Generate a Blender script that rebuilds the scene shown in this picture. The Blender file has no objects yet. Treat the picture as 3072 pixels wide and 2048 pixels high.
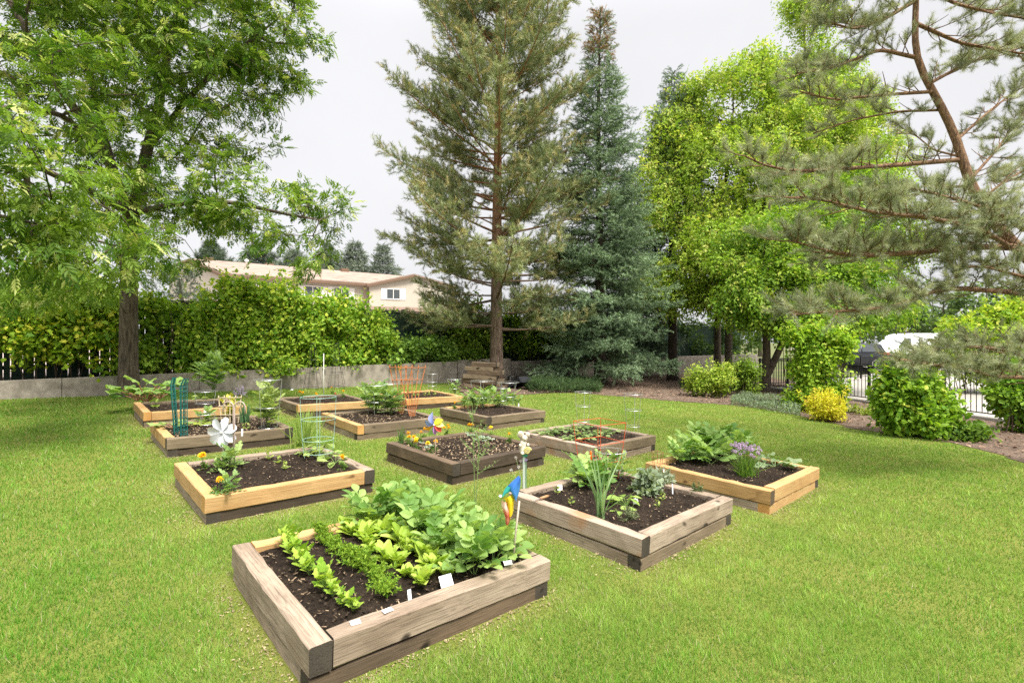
import bpy, math, random
import numpy as np
from mathutils import Vector, Matrix

random.seed(11)
rng = np.random.default_rng(11)
R = math.radians
S = bpy.context.scene
COL = S.collection

# ------------------------------------------------------------------ camera, sky, sun, exposure
EYE = 1.575
F = 1525.0                                  # focal length in pixels of a 3072 pixel wide picture
cd = bpy.data.cameras.new("camera")
cd.sensor_width = 36.0
cd.lens = 36.0 * F / 3072.0
cd.clip_start, cd.clip_end = 0.05, 2000.0
cam = bpy.data.objects.new("camera", cd)
cam.location = (0, 0, EYE)
cam.rotation_euler = (R(90), 0, 0)
COL.objects.link(cam)
S.camera = cam

SUN_EL, SUN_AZ = R(60), R(142)              # azimuth measured clockwise from +Y
world = bpy.data.worlds.new("World")
S.world = world
world.use_nodes = True
wn, wl = world.node_tree.nodes, world.node_tree.links
wn.clear()
sky = wn.new("ShaderNodeTexSky")
sky.sky_type = 'NISHITA'
sky.sun_disc = False
sky.sun_elevation = SUN_EL
sky.sun_rotation = SUN_AZ
sky.dust_density = 4.0
hs = wn.new("ShaderNodeHueSaturation")
hs.inputs['Saturation'].default_value = 0.1
mixs = wn.new("ShaderNodeMix")
mixs.data_type = 'RGBA'
mixs.inputs[0].default_value = 0.8
mixs.inputs[7].default_value = (4.10, 4.10, 4.22, 1)  # even white cloud sheet
bg = wn.new("ShaderNodeBackground")
bg.inputs['Strength'].default_value = 0.096
wo = wn.new("ShaderNodeOutputWorld")
wl.new(sky.outputs[0], hs.inputs['Color'])
wl.new(hs.outputs[0], mixs.inputs[6])
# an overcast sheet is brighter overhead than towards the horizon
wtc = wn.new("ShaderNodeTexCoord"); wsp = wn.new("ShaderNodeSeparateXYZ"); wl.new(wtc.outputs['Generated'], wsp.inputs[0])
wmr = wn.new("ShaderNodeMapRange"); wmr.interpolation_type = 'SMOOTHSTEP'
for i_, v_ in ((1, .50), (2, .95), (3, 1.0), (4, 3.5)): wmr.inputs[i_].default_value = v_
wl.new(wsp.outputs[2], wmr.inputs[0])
# faint cloud structure
wns = wn.new("ShaderNodeTexNoise"); wns.inputs['Scale'].default_value = 2.2; wns.inputs['Detail'].default_value = 5; wl.new(wtc.outputs['Generated'], wns.inputs['Vector'])
wm2 = wn.new("ShaderNodeMapRange")
for i_, v_ in ((1, .3), (2, .7), (3, .93), (4, 1.05)): wm2.inputs[i_].default_value = v_
wl.new(wns.outputs['Fac'], wm2.inputs[0])
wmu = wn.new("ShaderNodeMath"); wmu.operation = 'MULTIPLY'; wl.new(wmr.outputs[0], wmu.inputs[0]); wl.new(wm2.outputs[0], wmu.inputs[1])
wvm = wn.new("ShaderNodeVectorMath"); wvm.operation = 'SCALE'
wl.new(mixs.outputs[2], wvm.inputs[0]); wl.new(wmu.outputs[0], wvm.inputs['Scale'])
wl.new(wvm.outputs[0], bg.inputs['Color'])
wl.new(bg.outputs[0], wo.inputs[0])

sd = bpy.data.lights.new("sun", 'SUN')
sd.energy = 2.7
sd.angle = R(18)
sd.color = (1.0, 0.95, 0.86)
sun = bpy.data.objects.new("sun", sd)
COL.objects.link(sun)
sdir = Vector((math.sin(SUN_AZ) * math.cos(SUN_EL), math.cos(SUN_AZ) * math.cos(SUN_EL), math.sin(SUN_EL)))
sun.rotation_euler = sdir.to_track_quat('Z', 'Y').to_euler()

S.view_settings.view_transform = 'Standard'
S.view_settings.look = 'None'
S.view_settings.exposure = 1.28
S.view_settings.gamma = 1.0
S.cycles.max_bounces = 7
S.cycles.diffuse_bounces = 3
S.cycles.glossy_bounces = 2
S.cycles.transmission_bounces = 4
S.cycles.transparent_max_bounces = 6
S.cycles.use_denoising = False

# ------------------------------------------------------------------ places
def lawn_z(x, y):
    return -0.0341 * np.clip(x, -13, 13) + 0.0074 * np.clip(y, -4, 30)

def at(px, py, Y):
    """the point that shows at photograph pixel (px, py) at depth Y"""
    return np.array([(px - 1536) / F * Y, Y, EYE + (1024 - py) / F * Y])

def ground(px, py, lift=0.0):
    u, v = (px - 1536) / F, (py - 1024) / F
    Y = (EYE - lift) / (v - .0341 * u + .0074)
    return np.array([u * Y, Y, EYE - v * Y])

SOIL = 0.197
def soil(px, py):
    return ground(px, py, SOIL)

WA = np.array([-10.2, 10.1])                # the retaining wall's line
WD = np.array([0.767, 0.641]); WD = WD / np.linalg.norm(WD)
WN = np.array([-WD[1], WD[0]])              # away from the lawn
def wall_pt(t, off=0.0):
    return WA + WD * t + WN * off
def wall_top(t):
    return 0.795 + 0.012 * min(t, 13.0)

# ------------------------------------------------------------------ mesh helpers
def new_mesh(name, V, polys, mats, tint=None, smooth=False, matidx=None):
    me = bpy.data.meshes.new(name)
    V = np.ascontiguousarray(V, dtype=np.float32)
    polys = [np.asarray(p, dtype=np.int32) for p in polys if len(p)]
    loops = np.concatenate([p.ravel() for p in polys])
    sizes = np.concatenate([np.full(len(p), p.shape[1], dtype=np.int32) for p in polys])
    me.vertices.add(len(V))
    me.vertices.foreach_set('co', V.ravel())
    me.loops.add(len(loops))
    me.loops.foreach_set('vertex_index', loops)
    me.polygons.add(len(sizes))
    me.polygons.foreach_set('loop_start', np.concatenate([[0], np.cumsum(sizes)[:-1]]).astype(np.int32))
    if matidx is not None:
        me.polygons.foreach_set('material_index', np.asarray(matidx, dtype=np.int32))
    me.polygons.foreach_set('use_smooth', np.full(len(sizes), bool(smooth)))
    if tint is not None:
        a = me.attributes.new('tint', 'FLOAT_COLOR', 'POINT')
        c = np.ones((len(V), 4), dtype=np.float32)
        c[:, :3] = tint
        a.data.foreach_set('color', c.ravel())
    for m in (mats if isinstance(mats, (list, tuple)) else [mats]):
        me.materials.append(m)
    me.update(calc_edges=True)
    return me

def link(name, me, parent=None, loc=None, rot=None):
    o = bpy.data.objects.new(name, me)
    COL.objects.link(o)
    if parent is not None:
        o.parent = parent
    if loc is not None:
        o.location = tuple(float(c) for c in loc)
    if rot is not None:
        o.rotation_euler = rot
    return o

def tag(o, label, cat, group=None, kind=None):
    if label: o['label'] = label
    if cat: o['category'] = cat
    if group: o['group'] = group
    if kind: o['kind'] = kind
    return o

def thing(name, label, cat, loc=(0, 0, 0), rz=0.0, group=None):
    o = bpy.data.objects.new(name, None)
    o.empty_display_size = 0.1
    COL.objects.link(o)
    o.location = tuple(float(c) for c in loc)
    o.rotation_euler = (0, 0, rz)
    return tag(o, label, cat, group)

def clone(root, loc, rz=0.0, scale=1.0, label=None):
    r = root.copy(); COL.objects.link(r)
    r.location = tuple(float(c) for c in loc); r.rotation_euler = (0, 0, rz); r.scale = (scale,) * 3
    if label: r['label'] = label
    for ch in list(root.children):
        c = ch.copy(); COL.objects.link(c); c.parent = r
        for g in ch.children:
            d = g.copy(); COL.objects.link(d); d.parent = c
    return r

class Geo:
    """collects pieces of one mesh"""
    def __init__(s):
        s.V, s.P, s.T, s.M, s.n = [], {}, [], {}, 0
    def add(s, V, polys, tint=(1, 1, 1), mat=0):
        V = np.asarray(V, dtype=np.float64).reshape(-1, 3)
        for p in polys:
            p = np.asarray(p, dtype=np.int64)
            if len(p) == 0: continue
            s.P.setdefault(p.shape[1], []).append(p + s.n)
            s.M.setdefault(p.shape[1], []).append(np.full(len(p), mat))
        t = np.asarray(tint, dtype=np.float64)
        s.T.append(np.broadcast_to(t, (len(V), 3)) if t.ndim == 1 else t)
        s.V.append(V); s.n += len(V)
        return s
    def mesh(s, name, mats, origin=None, smooth=False):
        V = np.concatenate(s.V)
        if origin is not None: V = V - np.asarray(origin)
        ks = sorted(s.P)
        polys = [np.concatenate(s.P[k]) for k in ks]
        mi = np.concatenate([np.concatenate(s.M[k]) for k in ks])
        return new_mesh(name, V, polys, mats, np.concatenate(s.T), smooth, mi)
    def obj(s, name, mats, parent=None, smooth=False, origin=None, loc=None):
        if parent is not None and origin is None: origin = np.array(parent.location)
        if loc is not None: origin = loc
        return link(name, s.mesh(name, mats, origin, smooth), parent, loc)
    # shapes
    def box(s, c, d, yaw=0.0, tint=(1, 1, 1), mat=0, ax=None):
        h = np.asarray(d, float) / 2
        v = np.array([[x, y, z] for x in (-1, 1) for y in (-1, 1) for z in (-1, 1)]) * h
        if ax is None:
            cs, sn = math.cos(yaw), math.sin(yaw)
            ax = np.array([[cs, sn, 0], [-sn, cs, 0], [0, 0, 1]])
        v = v @ np.asarray(ax) + np.asarray(c)
        f = [[0, 1, 3, 2], [4, 6, 7, 5], [0, 4, 5, 1], [2, 3, 7, 6], [0, 2, 6, 4], [1, 5, 7, 3]]
        return s.add(v, [f], tint, mat)
    def bar(s, a, b, w, h=None, tint=(1, 1, 1), mat=0):
        a, b = np.asarray(a, float), np.asarray(b, float)
        d = b - a; L = np.linalg.norm(d); d = d / L
        up = np.array([0, 0, 1.0]) if abs(d[2]) < .9 else np.array([0, 1.0, 0])
        x = np.cross(d, up); x /= np.linalg.norm(x); z = np.cross(x, d)
        return s.box((a + b) / 2, (L, w, h or w), ax=np.array([d, x, z]), tint=tint, mat=mat)
    def tube(s, pts, r, sides=6, tint=(1, 1, 1), mat=0, closed=False, cap=True):
        P = np.asarray(pts, float); n = len(P)
        r = np.broadcast_to(np.asarray(r, float), (n,))
        T = np.gradient(P, axis=0) if not closed else np.roll(P, -1, 0) - np.roll(P, 1, 0)
        T /= np.linalg.norm(T, axis=1)[:, None] + 1e-12
        m = T.mean(0)
        ref = np.array([0, 0, 1.0]) if abs(T[:, 2]).max() < .93 else (np.array([1.0, 0, 0]) if abs(T[:, 0]).max() < .93 else np.array([.3, .9, .2]))
        X = np.cross(T, ref); X /= np.linalg.norm(X, axis=1)[:, None] + 1e-12
        Y = np.cross(T, X)
        a = np.arange(sides) * 2 * np.pi / sides
        V = P[:, None] + r[:, None, None] * (np.cos(a)[None, :, None] * X[:, None] + np.sin(a)[None, :, None] * Y[:, None])
        i = np.arange(n if closed else n - 1)[:, None]; j = np.arange(sides)[None, :]
        i2, j2 = (i + 1) % n, (j + 1) % sides
        q = np.stack([i * sides + j, i * sides + j2, i2 * sides + j2, i2 * sides + j], -1).reshape(-1, 4)
        polys = [q]
        if cap and not closed:
            polys.append([list(range(sides))[::-1]]); polys.append([[(n - 1) * sides + k for k in range(sides)]])
        return s.add(V.reshape(-1, 3), polys, tint, mat)
    def ring(s, c, rad, r, n=20, sides=5, tint=(1, 1, 1), ax=None, mat=0):
        a = np.arange(n) * 2 * np.pi / n
        ax = np.eye(3)[:2] if ax is None else np.asarray(ax)
        P = np.asarray(c) + rad * (np.cos(a)[:, None] * ax[0] + np.sin(a)[:, None] * ax[1])
        return s.tube(P, r, sides, tint, mat, closed=True)
    def lathe(s, c, prof, n=16, tint=(1, 1, 1), mat=0, ax=None):
        """prof: (radius, height) pairs about the local z axis"""
        a = np.arange(n) * 2 * np.pi / n
        pr = np.asarray(prof, float); m = len(pr)
        V = np.stack([pr[:, None, 0] * np.cos(a), pr[:, None, 0] * np.sin(a), np.broadcast_to(pr[:, None, 1], (m, n))], -1).reshape(-1, 3)
        if ax is not None: V = V @ np.asarray(ax)
        V = V + np.asarray(c)
        i = np.arange(m - 1)[:, None]; j = np.arange(n)[None, :]; j2 = (j + 1) % n
        q = np.stack([i * n + j, i * n + j2, (i + 1) * n + j2, (i + 1) * n + j], -1).reshape(-1, 4)
        return s.add(V, [q, [list(range(n))[::-1]], [[(m - 1) * n + k for k in range(n)]]], tint, mat)
    def ball(s, c, rad, tint=(1, 1, 1), mat=0, n=10, m=7):
        rad = np.broadcast_to(np.asarray(rad, float), (3,))
        th = np.linspace(.06, np.pi - .06, m)
        a = np.arange(n) * 2 * np.pi / n
        V = np.stack([np.sin(th)[:, None] * np.cos(a), np.sin(th)[:, None] * np.sin(a), np.broadcast_to(-np.cos(th)[:, None], (m, n))], -1).reshape(-1, 3) * rad + np.asarray(c)
        i = np.arange(m - 1)[:, None]; j = np.arange(n)[None, :]; j2 = (j + 1) % n
        q = np.stack([i * n + j, i * n + j2, (i + 1) * n + j2, (i + 1) * n + j], -1).reshape(-1, 4)
        return s.add(V, [q, [list(range(n))[::-1]], [[(m - 1) * n + k for k in range(n)]]], tint, mat)
    def prism(s, poly, a, b, tint=(1, 1, 1), mat=0):
        """poly: points (3D); extruded by vector from a to b offsets"""
        P = np.asarray(poly, float); n = len(P)
        V = np.concatenate([P + np.asarray(a), P + np.asarray(b)])
        q = [[k, (k + 1) % n, n + (k + 1) % n, n + k] for k in range(n)]
        return s.add(V, [q, [list(range(n))[::-1]], [list(range(n, 2 * n))]], tint, mat)
    def scatter(s, T, P, D, N, sc, tint, mat=0):
        """copies of template T (V, polys) at points P, long axis D, upper face N, scale sc, colour tint"""
        tv, tp = T[0], T[1]
        shade = T[2] if len(T) > 2 else None
        P = np.asarray(P, float).reshape(-1, 3); n = len(P)
        if n == 0: return s
        D = np.broadcast_to(np.asarray(D, float), (n, 3)); N = np.broadcast_to(np.asarray(N, float), (n, 3))
        D = D / (np.linalg.norm(D, axis=1)[:, None] + 1e-9)
        X = np.cross(D, N); X /= np.linalg.norm(X, axis=1)[:, None] + 1e-9
        Z = np.cross(X, D)
        sc = np.broadcast_to(np.asarray(sc, float), (n,))
        M = np.stack([X, D, Z], 1) * sc[:, None, None]
        V = (tv[None] @ M + P[:, None]).reshape(-1, 3)
        k = len(tv)
        off = (np.arange(n) * k)[:, None, None]
        polys = [(np.asarray(p)[None] + off).reshape(-1, np.asarray(p).shape[1]) for p in tp]
        tint = np.broadcast_to(np.asarray(tint, float), (n, 3))
        c = np.repeat(tint, k, axis=0)
        if shade is not None:
            c = c * np.tile(shade, (n, 1))
        return s.add(V, polys, c, mat)

def unit(n, up=0.0):
    v = rng.normal(size=(n, 3)); v[:, 2] += up
    return v / (np.linalg.norm(v, axis=1)[:, None] + 1e-9)

def mixc(a, b, t):
    t = np.asarray(t, float)
    if t.ndim: t = t[:, None]
    return np.asarray(a) * (1 - t) + np.asarray(b) * t

def field(x, y, s=1.0, k=0):
    """a smooth wandering value in about -1..1"""
    v = 0
    for i, (a, b, c, w) in enumerate(((1.1, .7, .3, 1), (-.8, 1.3, 1.7, .8), (2.3, -1.9, .5, .5), (1.7, 3.1, 2.2, .4), (-4.3, 2.7, 4.1, .25), (5.1, 4.7, .9, .2))):
        v = v + w * np.sin((a * x + b * y) * s + c + k * (1.3 + i))
    return v / 2.2

# ------------------------------------------------------------------ leaf shapes (long axis +y, upper face +z)
def T_blade(prof, fold=.15, curl=.2, wave=0.0):
    """strip three points wide along a list of half widths"""
    n = len(prof); V = []
    for i, w in enumerate(prof):
        t = i / (n - 1)
        z = curl * (t - .35 * t * t) * 0 - curl * t * t
        wv = wave * math.sin(i * 2.4)
        V += [[-w, t, z + fold * w + wv], [0, t, z], [w, t, z + fold * w - wv]]
    P = []
    for i in range(n - 1):
        a = i * 3
        P += [[a, a + 1, a + 4, a + 3], [a + 1, a + 2, a + 5, a + 4]]
    return np.array(V, float), [P]

T_OVAL = T_blade([.02, .26, .36, .27, .02], .25, .18)
T_LETT = T_blade([.06, .14, .27, .36, .28, .10], .35, .35, .05)
T_STRAP = T_blade([.035, .04, .04, .036, .028, .006], .5, .55)
T_STIFF = T_blade([.035, .04, .034, .022, .004], .5, .10)
T_DIA = (np.array([[0, 0, 0], [.17, .42, .05], [0, 1, -.06], [-.17, .42, .05]]), [[[0, 1, 2], [0, 2, 3]]])
T_DIAW = (np.array([[0, 0, 0], [.32, .42, .07], [0, 1, -.1], [-.32, .42, .07]]), [[[0, 1, 2], [0, 2, 3]]])
def T_lobed():
    pts = [(0, 0), (.30, .10), (.26, .30), (.52, .46), (.28, .58), (.20, .80), (0, 1.0), (-.20, .80), (-.28, .58), (-.52, .46), (-.26, .30), (-.30, .10)]
    V = [[x, y, -.1 * y * y + .12 * abs(x)] for x, y in pts] + [[0, .45, 0]]
    return np.array(V, float), [[[12, i, (i + 1) % 12] for i in range(12)]]
T_LOBE = T_lobed()
def T_big():
    """round wavy leaf such as rhubarb or squash"""
    V = [[0, .42, .04]]; n = 16
    for k in range(n):
        a = 2 * math.pi * k / n - math.pi / 2
        r = .5 * (1 + .10 * math.cos(3 * a + .5)) * (1.0 if k else .55)
        V.append([.95 * r * math.cos(a), .5 + r * math.sin(a), .09 * math.sin(4 * a) - .12 * (r * math.cos(a)) ** 2 * 2 - .10 * max(0, r * math.sin(a))])
    return np.array(V, float), [[[0, 1 + k, 1 + (k + 1) % n] for k in range(n)]]
T_BIG = T_big()
def compound(leaf, pairs, size, spread, droop=.25):
    g = Geo()
    P, D, s_ = [], [], []
    for k in range(pairs):
        t = .3 + .62 * k / max(1, pairs - .5)
        for sx in (-1, 1):
            P.append([0, t * .8, -droop * t * t]); D.append([sx * spread, .75, -.15 - .2 * random.random()]); s_.append(size * (.8 + .3 * math.sin(3 * t)))
    P.append([0, .8, -droop]); D.append([0, 1, -.4]); s_.append(size * 1.1)
    N = np.array([[.2 * random.uniform(-1, 1), 0, 1] for _ in P])
    g.scatter(leaf, P, D, N, s_, (1, 1, 1))
    V = np.concatenate(g.V)
    g.add([[-.008, 0, 0], [.008, 0, 0], [.008, .8, -droop], [-.008, .8, -droop]], [[[0, 1, 2, 3]]])
    ks = sorted(g.P)
    return np.concatenate(g.V), [np.concatenate(g.P[k]) for k in ks]
T_ASH = [compound(T_DIA, 3, .46, .8, .3) for _ in range(3)]
T_ELDER = [compound(T_DIAW, 1, .52, .8, .3) for _ in range(3)]
T_POTATO = [compound(T_OVAL, 2, .42, .9, .3) for _ in range(3)]
T_TOMATO = [compound(T_LOBE, 2, .40, .9, .45) for _ in range(3)]
def needle_twig(n, L, nl, w, ang, tip=1.0, jitter=.35):
    V, P = [], []
    for k in range(n):
        t = (k + .5) / n; a = k * 2.4 + random.uniform(-.4, .4)
        d = Vector((math.cos(a) * math.sin(ang), math.cos(ang) + random.uniform(-jitter, jitter), math.sin(a) * math.sin(ang))).normalized()
        b = Vector((0, L * t, 0)); l = nl * random.uniform(.75, 1.15)
        s_ = d.cross(Vector((random.uniform(-1, 1), random.uniform(-1, 1), random.uniform(-1, 1)))).normalized() * w / 2
        i = len(V); e = b + d * l
        V += [list(b - s_), list(b + s_), list(e)]
        P.append([i, i + 1, i + 2])
    i = len(V); r = w * .5
    V += [[-r, 0, 0], [r, 0, 0], [0, L, 0]]; P.append([i, i + 1, i + 2])
    return np.array(V), [P]

# ------------------------------------------------------------------ materials
def mat(name):
    m = bpy.data.materials.new(name); m.use_nodes = True
    nt = m.node_tree; nt.nodes.clear()
    out = nt.nodes.new("ShaderNodeOutputMaterial")
    return m, nt.nodes, nt.links, out

def principled(name, col, rough=.6, metal=0.0, noise=None, bump=0.0, scale=20.0, spec=.3):
    m, n, l, out = mat(name)
    b = n.new("ShaderNodeBsdfPrincipled")
    b.inputs['Base Color'].default_value = (*col, 1); b.inputs['Roughness'].default_value = rough
    b.inputs['Metallic'].default_value = metal; b.inputs['Specular IOR Level'].default_value = spec
    if noise is not None:
        tc = n.new("ShaderNodeTexCoord"); t = n.new("ShaderNodeTexNoise")
        t.inputs['Scale'].default_value = scale; t.inputs['Detail'].default_value = 6; t.inputs['Roughness'].default_value = .65
        r = n.new("ShaderNodeValToRGB"); r.color_ramp.elements[0].color = (*noise, 1); r.color_ramp.elements[1].color = (*col, 1)
        r.color_ramp.elements[0].position = .35; r.color_ramp.elements[1].position = .62
        l.new(tc.outputs['Object'], t.inputs['Vector']); l.new(t.outputs['Fac'], r.inputs[0]); l.new(r.outputs[0], b.inputs['Base Color'])
        if bump:
            bp = n.new("ShaderNodeBump"); bp.inputs['Strength'].default_value = bump; bp.inputs['Distance'].default_value = .02
            l.new(t.outputs['Fac'], bp.inputs['Height']); l.new(bp.outputs[0], b.inputs['Normal'])
    l.new(b.outputs[0], out.inputs[0])
    return m

def foliage_mat(name, trans=.35, rough=.5, spec=.25):
    """colour from the mesh's own 'tint' values, light passes through the leaf"""
    m, n, l, out = mat(name)
    a = n.new("ShaderNodeAttribute"); a.attribute_name = 'tint'
    b = n.new("ShaderNodeBsdfPrincipled"); b.inputs['Roughness'].default_value = rough; b.inputs['Specular IOR Level'].default_value = spec
    l.new(a.outputs['Color'], b.inputs['Base Color'])
    sh = b
    if trans:
        t = n.new("ShaderNodeBsdfTranslucent")
        h = n.new("ShaderNodeMix"); h.data_type = 'RGBA'; h.blend_type = 'MULTIPLY'; h.inputs[0].default_value = 1; h.inputs[7].default_value = (1.25, 1.3, .6, 1)
        l.new(a.outputs['Color'], h.inputs[6]); l.new(h.outputs[2], t.inputs['Color'])
        sh = n.new("ShaderNodeMixShader"); sh.inputs[0].default_value = trans
        l.new(b.outputs[0], sh.inputs[1]); l.new(t.outputs[0], sh.inputs[2])
    l.new(sh.outputs[0], out.inputs[0])
    return m

def wood_mat(name, c1, c2, dark, streak=.5, rough=.8, stain=None):
    """sawn timber, grain along local x"""
    m, n, l, out = mat(name)
    b = n.new("ShaderNodeBsdfPrincipled"); b.inputs['Roughness'].default_value = rough; b.inputs['Specular IOR Level'].default_value = .2
    tc = n.new("ShaderNodeTexCoord"); oi = n.new("ShaderNodeObjectInfo")
    ad = n.new("ShaderNodeVectorMath"); ad.operation = 'ADD'
    cb = n.new("ShaderNodeCombineXYZ"); ml = n.new("ShaderNodeMath"); ml.operation = 'MULTIPLY'; ml.inputs[1].default_value = 37.0
    l.new(oi.outputs['Random'], ml.inputs[0])
    for k in range(3): l.new(ml.outputs[0], cb.inputs[k])
    l.new(tc.outputs['Object'], ad.inputs[0]); l.new(cb.outputs[0], ad.inputs[1])
    def noise(scale, sc, det=4, dist=0.0):
        mp = n.new("ShaderNodeMapping"); mp.inputs['Scale'].default_value = sc
        t = n.new("ShaderNodeTexNoise"); t.inputs['Scale'].default_value = scale; t.inputs['Detail'].default_value = det; t.inputs['Distortion'].default_value = dist
        l.new(ad.outputs[0], mp.inputs['Vector']); l.new(mp.outputs[0], t.inputs['Vector'])
        return t
    def mix(fac, a, c):
        x = n.new("ShaderNodeMix"); x.data_type = 'RGBA'
        l.new(fac, x.inputs[0])
        for s_, v in ((6, a), (7, c)):
            if isinstance(v, tuple): x.inputs[s_].default_value = (*v, 1)
            else: l.new(v, x.inputs[s_])
        return x.outputs[2]
    def ramp(t, lo, hi):
        r = n.new("ShaderNodeMapRange"); r.inputs[1].default_value = lo; r.inputs[2].default_value = hi
        l.new(t.outputs['Fac'], r.inputs[0]); return r.outputs[0]
    big = noise(2.2, (1, 2, 2), 3)
    grain = noise(9, (.5, 14, 14), 5, .6)
    fine = noise(30, (.25, 14, 14), 2)
    knot = noise(5.0, (1, 1.6, 1.6), 1)
    c = mix(ramp(big, .35, .65), c1, c2)
    g2 = n.new("ShaderNodeMath"); g2.operation = 'MULTIPLY'; g2.inputs[1].default_value = streak
    l.new(ramp(grain, .48, .72), g2.inputs[0])
    c = mix(g2.outputs[0], c, dark)
    g3 = n.new("ShaderNodeMath"); g3.operation = 'MULTIPLY'; g3.inputs[1].default_value = streak * .8
    l.new(ramp(fine, .55, .72), g3.inputs[0])
    c = mix(g3.outputs[0], c, dark)
    c = mix(ramp(knot, .70, .76), c, tuple(x * .55 for x in dark))
    if stain:
        st = noise(3.2, (1, 1, 1), 3)
        g4 = n.new("ShaderNodeMath"); g4.operation = 'MULTIPLY'; g4.inputs[1].default_value = .7
        l.new(ramp(st, .55, .7), g4.inputs[0]); c = mix(g4.outputs[0], c, stain)
    l.new(c, b.inputs['Base Color'])
    bp = n.new("ShaderNodeBump"); bp.inputs['Strength'].default_value = .5; bp.inputs['Distance'].default_value = .006; bp.invert = True
    l.new(grain.outputs['Fac'], bp.inputs['Height']); l.new(bp.outputs[0], b.inputs['Normal'])
    l.new(b.outputs[0], out.inputs[0])
    return m

def bark_mat(name, c1, c2, sc=(9, 9, 1.6), scale=3.0, top=None, zlo=0, zhi=1):
    m, n, l, out = mat(name)
    b = n.new("ShaderNodeBsdfPrincipled"); b.inputs['Roughness'].default_value = .9; b.inputs['Specular IOR Level'].default_value = .15
    tc = n.new("ShaderNodeTexCoord"); mp = n.new("ShaderNodeMapping"); mp.inputs['Scale'].default_value = sc
    t = n.new("ShaderNodeTexNoise"); t.inputs['Scale'].default_value = scale; t.inputs['Detail'].default_value = 6; t.inputs['Roughness'].default_value = .65
    r = n.new("ShaderNodeValToRGB"); r.color_ramp.elements[0].position = .36; r.color_ramp.elements[1].position = .64
    r.color_ramp.elements[0].color = (*c1, 1); r.color_ramp.elements[1].color = (*c2, 1)
    l.new(tc.outputs['Object'], mp.inputs['Vector']); l.new(mp.outputs[0], t.inputs['Vector']); l.new(t.outputs['Fac'], r.inputs[0])
    c = r.outputs[0]
    if top:
        sp = n.new("ShaderNodeSeparateXYZ"); l.new(tc.outputs['Object'], sp.inputs[0])
        mr = n.new("ShaderNodeMapRange"); mr.inputs[1].default_value = zlo; mr.inputs[2].default_value = zhi; l.new(sp.outputs[2], mr.inputs[0])
        x = n.new("ShaderNodeMix"); x.data_type = 'RGBA'; l.new(mr.outputs[0], x.inputs[0]); l.new(c, x.inputs[6])
        y = n.new("ShaderNodeMix"); y.data_type = 'RGBA'; l.new(t.outputs['Fac'], y.inputs[0]); y.inputs[6].default_value = (*[v * .5 for v in top], 1); y.inputs[7].default_value = (*top, 1)
        l.new(y.outputs[2], x.inputs[7]); c = x.outputs[2]
    l.new(c, b.inputs['Base Color'])
    bp = n.new("ShaderNodeBump"); bp.inputs['Strength'].default_value = .9; bp.inputs['Distance'].default_value = .03
    l.new(t.outputs['Fac'], bp.inputs['Height']); l.new(bp.outputs[0], b.inputs['Normal'])
    l.new(b.outputs[0], out.inputs[0])
    return m

def ground_mat(name, cols, scale=1.5, fine=60.0, bump=.6, dist=.03):
    m, n, l, out = mat(name)
    b = n.new("ShaderNodeBsdfPrincipled"); b.inputs['Roughness'].default_value = .95; b.inputs['Specular IOR Level'].default_value = .1
    tc = n.new("ShaderNodeTexCoord")
    t1 = n.new("ShaderNodeTexNoise"); t1.inputs['Scale'].default_value = scale; t1.inputs['Detail'].default_value = 5
    t2 = n.new("ShaderNodeTexNoise"); t2.inputs['Scale'].default_value = fine; t2.inputs['Detail'].default_value = 4; t2.inputs['Roughness'].default_value = .7
    for t in (t1, t2): l.new(tc.outputs['Object'], t.inputs['Vector'])
    r = n.new("ShaderNodeMapRange"); r.inputs[1].default_value = .38; r.inputs[2].default_value = .62; l.new(t1.outputs['Fac'], r.inputs[0])
    x = n.new("ShaderNodeMix"); x.data_type = 'RGBA'; l.new(r.outputs[0], x.inputs[0]); x.inputs[6].default_value = (*cols[0], 1); x.inputs[7].default_value = (*cols[1], 1)
    r2 = n.new("ShaderNodeMapRange"); r2.inputs[1].default_value = .45; r2.inputs[2].default_value = .68; l.new(t2.outputs['Fac'], r2.inputs[0])
    y = n.new("ShaderNodeMix"); y.data_type = 'RGBA'; l.new(r2.outputs[0], y.inputs[0]); l.new(x.outputs[2], y.inputs[6]); y.inputs[7].default_value = (*cols[2], 1)
    l.new(y.outputs[2], b.inputs['Base Color'])
    bp = n.new("ShaderNodeBump"); bp.inputs['Strength'].default_value = bump; bp.inputs['Distance'].default_value = dist
    l.new(t2.outputs['Fac'], bp.inputs['Height']); l.new(bp.outputs[0], b.inputs['Normal'])
    l.new(b.outputs[0], out.inputs[0])
    return m

def tint_mat(name, rough=.6, metal=0.0, spec=.3):
    m = foliage_mat(name, 0, rough, spec)
    m.node_tree.nodes['Principled BSDF'].inputs['Metallic'].default_value = metal
    return m

LEAF = foliage_mat("leaf", .38, .55, .2)
NEEDLE = foliage_mat("needle", .15, .55, .2)
GRASS = foliage_mat("grass_blade", .35, .5, .2)
PETAL = foliage_mat("petal", .25, .6, .15)
STEM = tint_mat("plant_stem", .6)
PAINT = tint_mat("painted_surface", .5)
WIRE = tint_mat("wire_coating", .35, .0, .5)
STEEL = tint_mat("bare_steel_wire", .4, .7, .5)
CHIP = tint_mat("wood_chip", .9, 0, .1)
PAPER = tint_mat("paper", .7)
W_PALE = wood_mat("pale_weathered_wood", (.38, .30, .225), (.235, .175, .125), (.075, .055, .04), .7)
W_PINK = wood_mat("pinkish_weathered_wood", (.42, .325, .255), (.32, .24, .18), (.14, .10, .07), .6, stain=(.36, .17, .07))
W_GREY = wood_mat("grey_brown_wood", (.22, .17, .11), (.16, .12, .08), (.075, .055, .035), .6)
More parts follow.
